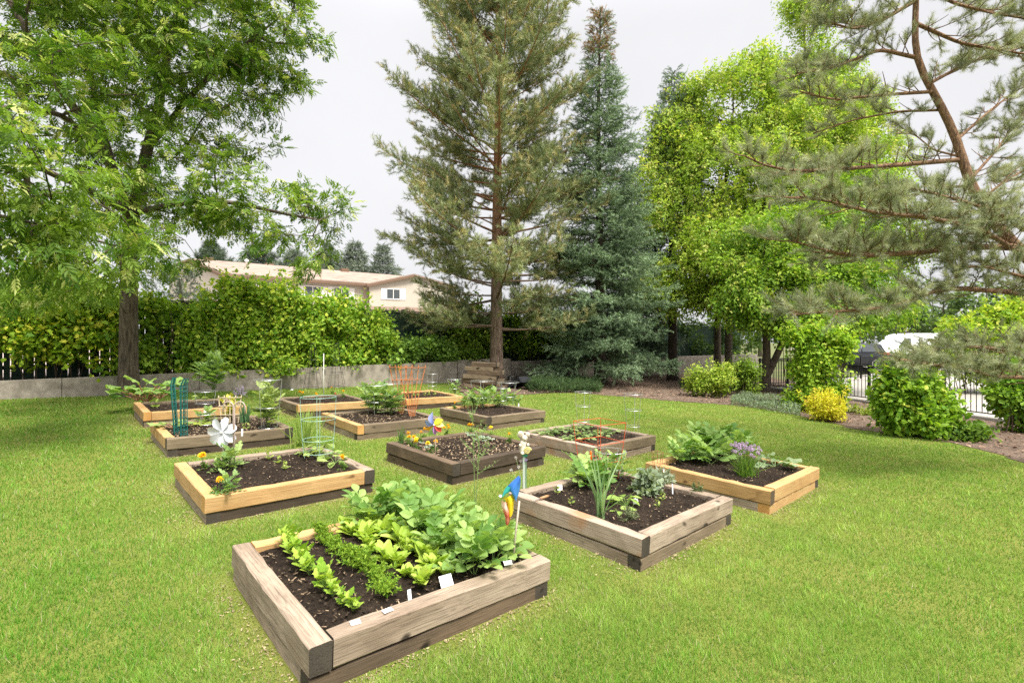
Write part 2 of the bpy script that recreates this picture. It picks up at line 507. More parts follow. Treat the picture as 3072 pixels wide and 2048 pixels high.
W_DARK = wood_mat("dark_brown_wood", (.085, .062, .043), (.055, .04, .028), (.02, .015, .011), .6)  # deep brown timber tone, also given to several lower right-front timbers
W_BROWN = wood_mat("brown_wood", (.155, .108, .07), (.105, .075, .05), (.04, .03, .02), .6)
W_NEW = wood_mat("new_yellow_wood", (.50, .325, .15), (.42, .25, .105), (.24, .125, .05), .5)
W_END = wood_mat("dark_end_grain", (.075, .062, .048), (.05, .042, .033), (.02, .016, .012), .5)
W_ENDN = wood_mat("new_end_grain", (.55, .32, .11), (.45, .22, .07), (.25, .10, .03), .5)
W_CEDAR = wood_mat("cedar_slat", (.50, .19, .075), (.42, .15, .055), (.25, .08, .03), .35)
W_CREAM = wood_mat("cream_slat", (.62, .52, .36), (.55, .45, .3), (.4, .3, .18), .2)
SOILM = ground_mat("garden_soil", ((.030, .021, .015), (.052, .037, .026), (.014, .010, .008)), 4.0, 55.0, 1.0, .04)
MULCH = ground_mat("bark_mulch", ((.15, .108, .08), (.215, .158, .12), (.075, .05, .036)), 3.0, 40.0, .9, .04)
LAWNM = ground_mat("lawn_thatch", ((.12, .17, .025), (.19, .20, .045), (.08, .10, .018)), 1.3, 90.0, .6, .02)
FARG = ground_mat("far_ground", ((.10, .13, .04), (.16, .15, .08), (.07, .08, .03)), .3, 8.0, .3)
BACKG = ground_mat("border_earth", ((.05, .038, .026), (.075, .055, .035), (.025, .02, .014)), 2.0, 35.0, .8)
CONC = principled("concrete", (.34, .30, .255), .9, 0, (.19, .165, .135), .3, 4.5, .15)
LOTM = principled("pale_concrete_paving", (.36, .335, .30), .9, 0, (.31, .285, .255), .15, 2.0, .15)
BLACKM = principled("black_metal", (.012, .013, .013), .45, .2, None, 0, 1, .4)
FENCEM = wood_mat("dark_green_stain", (.026, .048, .032), (.018, .036, .023), (.010, .018, .012), .4)

# ------------------------------------------------------------------ the ground and its borders
def sheet(name, pts2, zf, m, kind='structure', res=None):
    n = len(pts2)
    V = np.array([[x, y, zf(x, y)] for x, y in pts2])
    o = link(name, new_mesh(name, V, [[list(range(n))]], m))
    o['kind'] = kind
    return o

LOT = [(9.5, 18.9), (11.6, 10.9), (13.05, 5.0), (60, -10), (150, 120), (70, 130), (22, 30)]
def in_poly(x, y, poly):
    inside = np.zeros(np.shape(x), bool); j = len(poly) - 1
    for i in range(len(poly)):
        xi, yi = poly[i]; xj, yj = poly[j]
        c = ((yi > y) != (yj > y)) & (x < (xj - xi) * (y - yi) / (yj - yi + 1e-12) + xi)
        inside ^= c; j = i
    return inside
sheet("ground", [(-400, -60), (400, -60), (400, 700), (-400, 700)], lambda x, y: -.75, FARG)
# lawn: a fine grid so that it can dip and roll a little
gx, gy = np.meshgrid(np.linspace(-17, 13, 121), np.linspace(-3, 31, 137))
gz = lawn_z(gx, gy) + .012 * field(gx, gy, 1.0)
keep = ((np.stack([gx, gy], -1) - WA) @ WN < 0.25) & ~in_poly(gx - .25, gy, LOT)
nx_ = gx.shape[1]
ii, jj = np.meshgrid(np.arange(gx.shape[0] - 1), np.arange(nx_ - 1), indexing='ij')
k4 = keep[:-1, :-1] & keep[1:, :-1] & keep[:-1, 1:] & keep[1:, 1:]
q = np.stack([ii * nx_ + jj, ii * nx_ + jj + 1, (ii + 1) * nx_ + jj + 1, (ii + 1) * nx_ + jj], -1)[k4]
o = link("lawn", new_mesh("lawn", np.stack([gx, gy, gz], -1).reshape(-1, 3), [q], LAWNM, None, True)); o['kind'] = 'structure'

# edge of the lawn: the far and right border beds begin here
EDGE = np.array([ground(px, py)[:2] for px, py in ((1395, 1200), (1460, 1199), (1520, 1190), (1560, 1186), (1640, 1180), (1720, 1180), (1800, 1186), (1900, 1193), (2000, 1203), (2100, 1210), (2200, 1218), (2300, 1229), (2400, 1248), (2480, 1268), (2560, 1290), (2650, 1303), (2750, 1316), (2850, 1333), (2950, 1356), (3072, 1392), (3400, 1500), (4200, 1800))])
EDGE = np.stack([np.interp(np.linspace(0, len(EDGE) - 1, 110), np.arange(len(EDGE)), EDGE[:, k]) for k in (0, 1)], 1)
mulch_poly = np.concatenate([EDGE, [(13.6, 3.0), (12.95, 5.3), (11.5, 10.9), (9.5, 18.8), (12.5, 21.5), (13.5, 28.6)], [wall_pt(32, .0), wall_pt(14.5, 0.0), wall_pt(10.6, 0.0)]])
ms = 0.14
mx, my = np.meshgrid(np.arange(-3, 14, ms), np.arange(3, 31, ms))
mk = in_poly(mx, my, mulch_poly)
ed = np.min(np.hypot(mx[..., None] - EDGE[:, 0], my[..., None] - EDGE[:, 1]), -1)
mz = lawn_z(mx, my) + .008 + .012 * field(mx, my, 1.0) + np.clip(ed - .2, 0, .8) * .05 * np.abs(field(mx, my, 2.6, 1))
nxm = mx.shape[1]
ii, jj = np.meshgrid(np.arange(mx.shape[0] - 1), np.arange(nxm - 1), indexing='ij')
k4 = mk[:-1, :-1] & mk[1:, :-1] & mk[:-1, 1:] & mk[1:, 1:]
q = np.stack([ii * nxm + jj, ii * nxm + jj + 1, (ii + 1) * nxm + jj + 1, (ii + 1) * nxm + jj], -1)[k4]
o = link("mulch_ground", new_mesh("mulch_ground", np.stack([mx, my, mz], -1).reshape(-1, 3), [q], MULCH, None, True)); o['kind'] = 'structure'
# raised earth behind the retaining wall, out to the houses
tp = [wall_pt(-14, .1), wall_pt(30, .1), wall_pt(30, 60), wall_pt(-14, 60)]
sheet("raised_ground", [tuple(p) for p in tp], lambda x, y: .70, BACKG)
sheet("courtyard_paving", [tuple(wall_pt(t, o_)) for t, o_ in ((-14, 3.2), (30, 3.2), (30, 59), (-14, 59))], lambda x, y: .704, principled("pinkish_paving", (.40, .33, .29), .9, 0, (.33, .26, .23), .1, .8))
sheet("parking_lot", LOT, lambda x, y: -.20, LOTM)

# retaining wall: cast panels with a step where the ground drops
def wall_piece(t0, t1, top0, top1, label, thick=.2):
    g = Geo()
    n = max(2, int((t1 - t0) / 2.4) + 1)
    ts = np.linspace(t0, t1, n)
    loc = np.array([*wall_pt(t0), 0.0])
    for a, b in zip(ts[:-1], ts[1:]):
        za, zb = [top0 + (top1 - top0) * (t - t0) / (t1 - t0) for t in (a, b)]
        a2, b2 = a + .006, b - .006
        P = [np.array([*wall_pt(t, o_), z]) for t, z in ((a2, za), (b2, zb)) for o_ in (0, thick) for z in (-.9, z)]
        # vertices: 0 a front low,1 a front top,2 a back low,3 a back top,4.. b
        g.add(P, [[[0, 4, 5, 1], [2, 3, 7, 6], [1, 5, 7, 3], [0, 1, 3, 2], [4, 6, 7, 5]]])
    root = thing("retaining_wall", label, "retaining wall", loc, 0, "concrete retaining walls at the back of the lawn")
    g.obj("wall_body", CONC, root)
    return root
wall_piece(-14, 10.9, .63, .905, "long low concrete retaining wall running from the left side to the pine trunk")
wall_piece(10.92, 13.25, .94, .95, "short taller panel of concrete retaining wall behind the upturned wheelbarrow", .24)
wall_piece(13.27, 33, .84, .80, "shaded concrete retaining wall running behind the spruce trunks to the maples")

# ------------------------------------------------------------------ raised beds
BW, BD, TW = 1.465, 1.335, .105             # bed width along its right-front side, depth, timber width
BEDS = {}
def timber_mesh(L, w, h, mats, seed):
    r_ = np.random.default_rng(seed)
    c = .007; n = max(6, int(L / .09))
    prof = np.array([[-w / 2 + c, -h / 2], [w / 2 - c, -h / 2], [w / 2, -h / 2 + c], [w / 2, h / 2 - c], [w / 2 - c, h / 2], [-w / 2 + c, h / 2], [-w / 2, h / 2 - c], [-w / 2, -h / 2 + c]])
    k = len(prof); xs = np.linspace(-L / 2, L / 2, n + 1)
    V = np.zeros((n + 1, k, 3))
    V[:, :, 0] = xs[:, None]
    V[:, :, 1:] = prof[None] + r_.normal(0, .0014, (n + 1, k, 2))
    bow = .004 * np.sin(xs / L * 3 + seed)
    V[:, :, 2] += bow[:, None]
    nick = r_.random((n + 1, 2)) < .10        # chipped upper edges
    V[:, 4, 2] -= .006 * nick[:, 0]; V[:, 5, 2] -= .006 * nick[:, 1]; V[:, 3, 1] -= .004 * nick[:, 0]; V[:, 6, 1] += .004 * nick[:, 1]
    i = np.arange(n)[:, None]; j = np.arange(k)[None]; j2 = (j + 1) % k
    q = np.stack([i * k + j, (i + 1) * k + j, (i + 1) * k + j2, i * k + j2], -1).reshape(-1, 4)
    caps = [list(range(k)), [n * k + t for t in range(k)][::-1]]
    return new_mesh("timber", V.reshape(-1, 3), [q, caps], mats, None, False, [0] * len(q) + [1, 1])

def bed(idx, Fx, Fy, yaw, label, mats_up, mats_lo, joints="full", chips=(300, .5), ends=None):
    """mats: left front, right front, left back, right back; joints tells which timber's end shows at each near corner"""
    yaw = R(yaw)
    e1 = np.array([math.cos(yaw), math.sin(yaw)]); e2 = np.array([-e1[1], e1[0]])
    F0 = np.array([Fx, Fy])
    ctr = F0 + e1 * BW / 2 + e2 * BD / 2
    zg = float(lawn_z(*ctr))
    root = thing("raised_bed", label, "garden bed", (*ctr, zg), yaw, "timber raised garden beds on the lawn")
    # plane tilt: lay the whole bed on the sloping lawn
    nrm = Vector((.0341, -.0074, 1)).normalized()
    rot = Vector((0, 0, 1)).rotation_difference(nrm).to_matrix() @ Matrix.Rotation(yaw, 3, 'Z')
    root.rotation_euler = rot.to_euler()
    M = np.array(rot); org = np.array([*ctr, zg])
    gap = .004
    TOPZ = .226
    for zc, h, ms, lay in ((TOPZ - .067, .132, mats_up, 0), (TOPZ - .067 - .066 - .070 - .006, .140, mats_lo, 1)):
        inset = .006 * lay + (idx * 7 % 3) * .003 * lay
        j = joints if lay == 0 else ("full" if joints != "full" else "swap")
        # left-front timber: along local y at x=-BW/2
        lf_len = BD - 2 * inset; rf_len = BW - 2 * inset
        if j == "full":        # left front timber runs through at the near corner, right-front butts into it and runs to the right corner
            rfx0, rfx1 = -BW / 2 + TW + gap, BW / 2 - inset
            lfy0, lfy1 = -BD / 2 + inset, BD / 2 - inset
            rby0, rby1 = -BD / 2 + TW + gap, BD / 2 - inset
        elif j == "swap":      # right-front runs through at the near corner, right-back's end shows at the right corner
            rfx0, rfx1 = -BW / 2 + inset, BW / 2 - TW - gap
            lfy0, lfy1 = -BD / 2 + TW + gap, BD / 2 - inset
            rby0, rby1 = -BD / 2 + inset, BD / 2 - inset
        else:                  # both ends show on the right-front side
            rfx0, rfx1 = -BW / 2 + TW + gap, BW / 2 - TW - gap
            lfy0, lfy1 = -BD / 2 + inset, BD / 2 - inset
            rby0, rby1 = -BD / 2 + inset, BD / 2 - inset
        spec = (("x", rfx0, rfx1, -BD / 2 + TW / 2 + inset, ms[1], 1),
                ("y", lfy0, lfy1, -BW / 2 + TW / 2 + inset, ms[0], 2),
                ("x", -BW / 2 + TW + gap, BW / 2 - TW - gap, BD / 2 - TW / 2 - inset, ms[2], 3),
                ("y", rby0, rby1, BW / 2 - TW / 2 - inset, ms[3], 4))
        for ax, a, b, pos, m_, sd_ in spec:
            endm = W_ENDN if m_ is W_NEW else W_END
            if ends and lay == 0 and sd_ in ends: endm = ends[sd_]
            me = timber_mesh(b - a, TW - .002, h, [m_, endm], idx * 40 + sd_ + lay * 9)
            jz = ((idx * 13 + sd_ * 7) % 5 - 2) * .0012
            loc = ((a + b) / 2, pos, zc + jz) if ax == "x" else (pos, (a + b) / 2, zc + jz)
            o_ = link("timber", me, root, loc, (0, 0, 0) if ax == "x" else (0, 0, R(90)))
    # soil
    n = 62
    sx, sy = np.meshgrid(np.linspace(-BW / 2 + TW - .004, BW / 2 - TW + .004, n), np.linspace(-BD / 2 + TW - .004, BD / 2 - TW + .004, n))
    r_ = np.random.default_rng(idx + 90)
    raw = r_.normal(0, 1, (n, n)); sm = (raw + np.roll(raw, 1, 0) + np.roll(raw, 1, 1) + np.roll(raw, (1, 1), (0, 1))) / 4
    edge = np.minimum(BW / 2 - TW - np.abs(sx), BD / 2 - TW - np.abs(sy))
    sz = SOIL - .012 + .018 * np.clip(edge / .25, 0, 1) + .010 * sm + .008 * field(sx, sy, 5.0, idx)
    i, j_ = np.meshgrid(np.arange(n - 1), np.arange(n - 1), indexing='ij')
    q = np.stack([i * n + j_, i * n + j_ + 1, (i + 1) * n + j_ + 1, (i + 1) * n + j_], -1).reshape(-1, 4)
    link("soil", new_mesh("soil", np.stack([sx, sy, sz], -1).reshape(-1, 3), [q], SOILM, None, True), root)
    # clods and wood chips
    g = Geo(); nc, pale = chips
    P = np.stack([r_.uniform(-BW / 2 + TW, BW / 2 - TW, nc), r_.uniform(-BD / 2 + TW, BD / 2 - TW, nc), np.full(nc, SOIL + .012)], -1)
    cc = mixc((.10, .065, .04), (.42, .31, .2), np.clip(r_.normal(pale, .3, nc), 0, 1)) * r_.uniform(.5, 1.1, (nc, 1))
    g.scatter((np.array([[-.16, -.5, 0], [.16, -.45, .05], [.13, .5, 0], [-.13, .45, .06]]), [[[0, 1, 2, 3]]]), P, np.c_[r_.normal(size=(nc, 2)), r_.normal(0, .25, nc)], np.c_[r_.normal(0, .3, (nc, 2)), np.ones(nc)], r_.uniform(.008, .026, nc) * (1.45 if pale > .5 else 1), cc)
    nk = 420
    P = np.stack([r_.uniform(-BW / 2 + TW, BW / 2 - TW, nk), r_.uniform(-BD / 2 + TW, BD / 2 - TW, nk), np.full(nk, SOIL + .006)], -1)
    cl = np.array([[0, 0, .6], [.6, 0, 0], [0, .6, 0], [-.6, 0, 0], [0, -.6, 0]]), [[[0, 1, 2], [0, 2, 3], [0, 3, 4], [0, 4, 1]]]
    g.scatter(cl, P, r_.normal(size=(nk, 3)) * (1, 1, .3), np.c_[r_.normal(0, .4, (nk, 2)), np.ones(nk)], r_.uniform(.008, .022, nk), mixc((.022, .016, .011), (.06, .042, .03), r_.random(nk)))
    o_ = link("wood_chips", g.mesh("wood_chips", CHIP), root); o_['kind'] = 'stuff'
    BEDS[idx] = (ctr, yaw, M, org)
    return root

def on_bed(idx, a, b, z=0.0):
    """world point on a bed's soil; a, b run 0..1 along the right-front and left-front sides from the near corner"""
    ctr, yaw, M, org = BEDS[idx]
    p = np.array([(a - .5) * (BW - 2 * TW), (b - .5) * (BD - 2 * TW), SOIL + z])
    return M @ p + org

bed(1, -.87, 2.16, 41.3, "nearest raised bed, grey weathered timbers, filled with lettuce and potato rows",
    (W_PALE, W_PALE, W_NEW, W_PALE), (W_PALE, W_BROWN, W_PALE, W_PALE), "full", (520, .45))
bed(2, -2.44, 4.03, 42.5, "yellow new timber raised bed with a white flower pinwheel and mostly bare dark soil",
    (W_NEW, W_NEW, W_PALE, W_PALE), (W_PALE, W_DARK, W_GREY, W_GREY), "swap", (420, .45))
bed(3, .88, 3.48, 43.5, "pale grey weathered raised bed holding leeks, herbs and a red wire cage",
    (W_PINK, W_PALE, W_PALE, W_PALE), (W_PALE, W_GREY, W_PALE, W_GREY), "full", (420, .45))
bed(4, 2.41, 4.75, 43.3, "yellow raised bed at right with purple chive flowers and a potato thicket",
    (W_NEW, W_NEW, W_NEW, W_NEW), (W_PALE, W_NEW, W_GREY, W_GREY), "full", (300, .4), {2: W_BROWN})
bed(5, -.63, 5.34, 44.5, "dark brown raised bed edged with orange marigolds and a rainbow pinwheel",
    (W_BROWN, W_DARK, W_BROWN, W_BROWN), (W_BROWN, W_DARK, W_BROWN, W_BROWN), "full", (1000, .8))
bed(6, 1.03, 6.40, 43.6, "pinkish grey raised bed of low strawberry rows in front of the open lawn",
    (W_PINK, W_GREY, W_PALE, W_PALE), (W_PINK, W_PALE, W_GREY, W_GREY), "full", (420, .5))
bed(7, -4.12, 6.06, 42.4, "raised bed with two teal wire rolls, bark chips and one yellow side timber",
    (W_NEW, W_GREY, W_GREY, W_GREY), (W_PALE, W_DARK, W_GREY, W_GREY), "swap", (1100, .75))
bed(8, -5.70, 7.85, 42.0, "raised bed with broad rhubarb leaves beside the big ash trunk",
    (W_NEW, W_NEW, W_GREY, W_GREY), (W_PALE, W_GREY, W_GREY, W_GREY), "full", (250, .4))
bed(9, -3.84, 9.12, 42.0, "raised bed with a pink bloom and a tall white pole behind it",
    (W_GREY, W_NEW, W_GREY, W_GREY), (W_GREY, W_DARK, W_GREY, W_GREY), "swap", (350, .5))
bed(10, -2.25, 7.38, 42.0, "raised bed with the two orange wooden fan trellises and a bushy tomato",
    (W_NEW, W_GREY, W_GREY, W_GREY), (W_PALE, W_GREY, W_GREY, W_GREY), "full", (800, .75))
bed(11, -.43, 8.53, 44.0, "dark grey raised bed of young tomatoes in wire cages near the timber pile",
    (W_GREY, W_GREY, W_NEW, W_GREY), (W_GREY, W_GREY, W_GREY, W_GREY), "full", (350, .45))
bed(12, -2.18, 10.5, 42.0, "yellow raised bed of seedling rows closest to the timber pile",
    (W_NEW, W_NEW, W_NEW, W_NEW), (W_GREY, W_DARK, W_GREY, W_GREY), "full", (300, .4))

# ------------------------------------------------------------------ grass
def near_beds(x, y, pad):
    d = np.full(x.shape, 9.0)
    for k, (ctr, yaw, M, org) in BEDS.items():
        c, s_ = math.cos(yaw), math.sin(yaw)
        lx, ly = (x - ctr[0]) * c + (y - ctr[1]) * s_, -(x - ctr[0]) * s_ + (y - ctr[1]) * c
        d = np.minimum(d, np.maximum(np.abs(lx) - BW / 2, np.abs(ly) - BD / 2))
    return d
def make_grass(N):
    rr = 1.25 * (21.0 / 1.25) ** (rng.random(N) ** .92)
    an = rng.uniform(R(-53), R(53), N)
    x, y = rr * np.sin(an), rr * np.cos(an)
    d = near_beds(x, y, 0)
    behind = (np.stack([x, y], -1) - WA) @ WN
    wob = .06 * field(x, y, 6.0, 2)
    ok = (d > .0) & (behind < -.02) & ~in_poly(x + wob, y + wob, mulch_poly)
    bare = np.exp(-np.clip(d, 0, 9) / .07)                              # worn strip at the foot of the timbers
    ok &= rng.random(N) > .80 * bare
    x, y, rr, d = x[ok], y[ok], rr[ok], d[ok]; n = len(x)
    z = lawn_z(x, y) + .012 * field(x, y, 1.0)
    big = field(x, y, .55, 3); mid = field(x, y, 2.1, 5); sm = field(x, y, 7.0, 6)
    tuft = field(x, y, 16.0, 9)
    h = (.026 + .014 * rng.random(n) + .009 * sm + .004 * mid + .007 * tuft) * (1 + .5 * (rng.random(n) < .05))
    h = np.clip(h * (1 - .55 * np.exp(-d / .09)), .010, .07)
    w = np.maximum(.0032, rr * .00095) * rng.uniform(.75, 1.25, n)
    a = rng.uniform(0, 2 * np.pi, n); lean = rng.uniform(.15, 1.0, n) * h
    la = rng.uniform(0, 2 * np.pi, n)
    b = np.stack([x, y, z - .004], -1)
    sx = np.stack([np.cos(a), np.sin(a), 0 * a], -1) * (w / 2)[:, None]
    tip = b + np.stack([np.cos(la) * lean, np.sin(la) * lean, h], -1)
    V = np.stack([b - sx, b + sx, tip], 1).reshape(-1, 3)
    yel = np.clip(.34 + .15 * big + .15 * mid + .14 * sm + .20 * rng.normal(size=n) + .40 * np.exp(-d / .25) + .018 * (y - 5) + .028 * (x + 1) - .10 * np.exp(-((x - 5) / 3) ** 2 - ((y - 7.5) / 1.2) ** 2), 0, 1)  # last term darkens a band of grass, painting in the leaning pine's shade
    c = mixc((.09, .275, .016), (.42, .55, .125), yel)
    dry = rng.random(n) < (.05 + .40 * np.exp(-d / .14) + .05 * (yel > .6))
    c[dry] = np.array((.52, .45, .26)) * rng.uniform(.7, 1.1, (dry.sum(), 1))
    c *= rng.uniform(.62, 1.25, (n, 1)) * (1 + .16 * tuft + .12 * sm)[:, None]
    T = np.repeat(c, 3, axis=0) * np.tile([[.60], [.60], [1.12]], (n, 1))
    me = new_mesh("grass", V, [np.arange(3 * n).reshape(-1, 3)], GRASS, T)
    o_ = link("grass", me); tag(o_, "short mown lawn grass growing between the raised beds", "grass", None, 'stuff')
make_grass(760000)
# dry clippings and dead leaves along the timbers
def litter(N, poly_mode, name, label, cols, size):
    if poly_mode == 'beds':
        xs, ys = [], []
        for k, (ctr, yaw, M, org) in BEDS.items():
            m = N // 12; side = rng.integers(0, 4, m); t = rng.uniform(-.5, .5, m); o_ = np.minimum(rng.exponential(.045, m), .3) * np.where(side == 0, 1.9, 1.0) + .005
            lx = np.where(side == 0, -BW / 2 - o_, np.where(side == 1, BW / 2 + o_, t * BW)); ly = np.where(side == 2, -BD / 2 - o_, np.where(side == 3, BD / 2 + o_, t * BD))
            c, s_ = math.cos(yaw), math.sin(yaw)
            xs.append(ctr[0] + lx * c - ly * s_); ys.append(ctr[1] + lx * s_ + ly * c)
        x, y = np.concatenate(xs), np.concatenate(ys); ok = near_beds(x, y, 0) > .003
    else:
        x = rng.uniform(-8, 11, N); y = rng.uniform(1.2, 26, N); ok = in_poly(x, y, mulch_poly)
    x, y = x[ok], y[ok]; n = len(x)
    z = lawn_z(x, y) + (.012 if poly_mode == 'beds' else .05)
    g = Geo()
    g.scatter((np.array([[-.22, -.5, 0], [.2, -.45, .05], [.18, .5, 0], [-.2, .45, .08]]), [[[0, 1, 2, 3]]]), np.stack([x, y, z], -1), unit(n) * (1, 1, .3), np.c_[rng.normal(0, .35, (n, 2)), np.ones(n)],
              rng.uniform(*size, n), mixc(cols[0], cols[1], rng.random(n)) * rng.uniform(.6, 1.1, (n, 1)))
    o_ = g.obj(name, CHIP); tag(o_, label, "litter", None, 'stuff')
litter(17000, 'beds', "dry_clippings", "dry clippings and wood crumbs along the feet of the timbers", ((.22, .16, .09), (.42, .34, .21)), (.006, .017))
litter(26000, 'mulch', "bark_litter", "brown bark pieces and fallen needles under the border trees", ((.12, .07, .045), (.40, .27, .19)), (.03, .075))

# ------------------------------------------------------------------ wood skeletons for broad-leaved trees
BARK_ASH = bark_mat("ash_bark", (.055, .042, .032), (.17, .135, .105), (9, 9, 1.3), 2.6)
BARK_PINE = bark_mat("pine_bark", (.085, .058, .042), (.26, .19, .145), (7, 7, 1.6), 2.4, (.40, .19, .09), 3.0, 8.0)
BARK_NEAR = bark_mat("orange_pine_bark", (.10, .062, .042), (.33, .20, .115), (9, 9, 3), 4.0)
BARK_SPRUCE = bark_mat("spruce_bark", (.035, .027, .022), (.11, .085, .07), (9, 9, 2), 3.0)
BARK_MAPLE = bark_mat("maple_bark", (.07, .055, .042), (.19, .155, .12), (10, 10, 1.6), 3.0)
TWIG = bark_mat("twig_bark", (.05, .038, .028), (.12, .09, .065), (6, 6, 3), 5.0)

def smooth_pts(pts, n):
    P = np.asarray(pts, float)
    d = np.r_[0, np.cumsum(np.linalg.norm(np.diff(P, axis=0), axis=1))]
    t = np.linspace(0, d[-1], n)
    Q = np.stack([np.interp(t, d, P[:, k]) for k in range(P.shape[1])], 1)
    for _ in range(2):
        Q[1:-1] = (Q[:-2] + 2 * Q[1:-1] + Q[2:]) / 4
    return Q

def grow(g, stems, targets, tip_r=.007, pw=.45, seg=.5, zpen=.7, wob=.10, sides=6, rmax=.11):
    """limbs that leave the stems and fork their way to every target; returns the last direction at each target"""
    pos, par, rad = [], [], []
    for pts, r in stems:
        base = len(pos)
        for k, p in enumerate(pts):
            pos.append(np.array(p, float)); par.append(base + k - 1 if k else -1); rad.append(r[k])
    nst = len(pos)
    pos = list(pos)
    order = np.argsort([np.min(np.linalg.norm(np.array(pos[:nst]) - t, axis=1)) for t in targets])
    ends = {}
    A = np.array(pos)
    low = min(p[2] for p in A[:nst]) + 1.2
    for k in order:
        t = targets[k]
        d = t - A
        L = np.linalg.norm(d, axis=1)
        cost = L + zpen * np.maximum(0, -d[:, 2] + .15 * L) + 5.0 * (A[:, 2] < low)
        b = int(np.argmin(cost)); p0 = A[b]
        dd = t - p0; L = np.linalg.norm(dd); m = max(1, int(L / seg))
        pd = (p0 - A[par[b]]) if par[b] >= 0 else np.array([0, 0, 1.0])
        pd = pd / (np.linalg.norm(pd) + 1e-6)
        c = p0 + .4 * L * (pd * .55 + dd / (L + 1e-6) * .6) + rng.normal(0, wob * L * .25, 3)
        prev = b
        for i in range(1, m + 1):
            u = i / m
            q = (1 - u) ** 2 * p0 + 2 * u * (1 - u) * c + u * u * t + (rng.normal(0, wob * .12, 3) if i < m else 0)
            pos.append(q); par.append(prev); rad.append(0); prev = len(pos) - 1
        A = np.array(pos); ends[k] = prev
    n = len(pos); load = np.zeros(n)
    for e in ends.values(): load[e] += 1
    for i in range(n - 1, -1, -1):
        if par[i] >= 0: load[par[i]] += load[i]
    R_ = np.array([max(rad[i], 0) if i < nst else min(rmax, tip_r * max(load[i], 1) ** pw) for i in range(n)])
    kids = {}
    for i in range(n):
        if par[i] >= 0: kids.setdefault(par[i], []).append(i)
    seen = np.zeros(n, bool)
    def chain(start, first):
        ch = [start, first] if start >= 0 else [first]
        cur = first
        while True:
            seen[cur] = True
            ks = [k for k in kids.get(cur, []) if not seen[k]]
            if not ks: break
            ks.sort(key=lambda k: (k < nst, load[k])); nxt = ks[-1]
            ch.append(nxt); cur = nxt
        return ch
    for i in range(n):
        if seen[i]: continue
        ch = chain(par[i], i)
        if len(ch) < 2: continue
        P = A[ch]; r = R_[ch].copy()
        if par[i] >= 0: r[0] = min(r[0], r[1] * 1.25)
        big = r.max() > .04
        g.tube(P, r, 10 if big else sides - 1, cap=False)
    return np.array([A[ends[k]] - A[par[ends[k]]] for k in range(len(targets))])

def blob_targets(blobs, n, shell=.45):
    """points through a set of (x, y, z, rx, ry, rz) blobs, more of them towards the outside"""
    B = np.array([b[:6] for b in blobs]); w = np.array([(b[6] if len(b) > 6 else 1) * (b[3] * b[4] * b[5]) ** (2 / 3) for b in blobs])
    k = rng.choice(len(B), n, p=w / w.sum())
    u = unit(n); r = (shell ** 3 + (1 - shell ** 3) * rng.random(n)) ** (1 / 3)
    return B[k, :3] + u * r[:, None] * B[k, 3:], k

def leaves(g, centers, dirs, per, spread, temps, size, c0, c1, droop=.35, upw=.9, tips=None, rim=None):
    """per leaves about every centre"""
    n = len(centers)
    idx = np.repeat(np.arange(n), per)
    m = len(idx)
    P = centers[idx] + unit(m) * (spread * rng.random(m) ** .5)[:, None] * np.array([1, 1, .75])
    dd = dirs / (np.linalg.norm(dirs, axis=1)[:, None] + 1e-6)
    D = dd[idx] * .5 + unit(m) * .8; D[:, 2] -= droop
    N = unit(m) * .55 + np.array([0, 0, upw])
    cl = rng.normal(0, .15, n)[idx]
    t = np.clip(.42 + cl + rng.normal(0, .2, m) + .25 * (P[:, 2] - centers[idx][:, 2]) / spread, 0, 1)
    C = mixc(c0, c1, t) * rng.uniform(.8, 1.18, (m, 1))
    if tips is not None:
        s_ = rng.random(m) < tips[1]; C[s_] = np.array(tips[0]) * rng.uniform(.8, 1.2, (s_.sum(), 1))
    kinds = rng.integers(0, len(temps), m)
    for k, T in enumerate(temps):
        s_ = kinds == k
        g.scatter(T, P[s_], D[s_], N[s_], size * rng.uniform(.7, 1.2, s_.sum()), C[s_])

def B(px, py, Y, r, rz=None, ry=None, w=1.0):
    p = at(px, py, Y); return (*p, r, ry or r, rz or r * .8, w)

def broadleaf(name, label, cat, base, stems, blobs, nclump, per, spread, temps, size, c0, c1, bark, group=None, tips=None, shell=.45, droop=.35, **kw):
    root = thing(name, label, cat, base, 0, group)
    g = Geo()
    T, _ = blob_targets(blobs, nclump, shell)
    dirs = grow(g, stems, T, **kw)
    g.obj("trunk", bark, root, True)
    g = Geo()
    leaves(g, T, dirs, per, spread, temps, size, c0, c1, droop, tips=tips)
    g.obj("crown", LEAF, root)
    return root

# --- the big ash on the left
b = ground(386, 1188); bz = b[2]
def px_stem(pts, rad, n=14):
    P = smooth_pts([at(*p) for p in pts], n)
    return P, np.interp(np.linspace(0, 1, n), np.linspace(0, 1, len(rad)), rad)
yb = b[1]
tr0 = px_stem([(386, 1215, yb), (386, 1000, yb), (387, 820, yb), (392, 690, yb), (398, 650, yb)], [.235, .185, .175, .165, .15])
tr1 = px_stem([(398, 650, yb), (418, 560, yb), (440, 440, yb + .1), (478, 330, yb + .2), (500, 150, yb + .3), (540, 20, yb + .3), (560, -200, yb)], [.13, .12, .10, .085, .07, .055, .03])
tr2 = px_stem([(394, 665, yb), (370, 600, yb - .2), (330, 480, yb - .5), (255, 370, yb - .9), (160, 240, yb - 1.4), (60, 60, yb - 1.6), (-40, -120, yb - 1.6)], [.12, .10, .085, .075, .06, .05, .03])
tr3 = px_stem([(370, 600, yb - .2), (320, 440, yb - .2), (285, 300, yb - .2), (265, 180, yb), (235, 20, yb), (200, -200, yb)], [.085, .07, .06, .05, .04, .025])
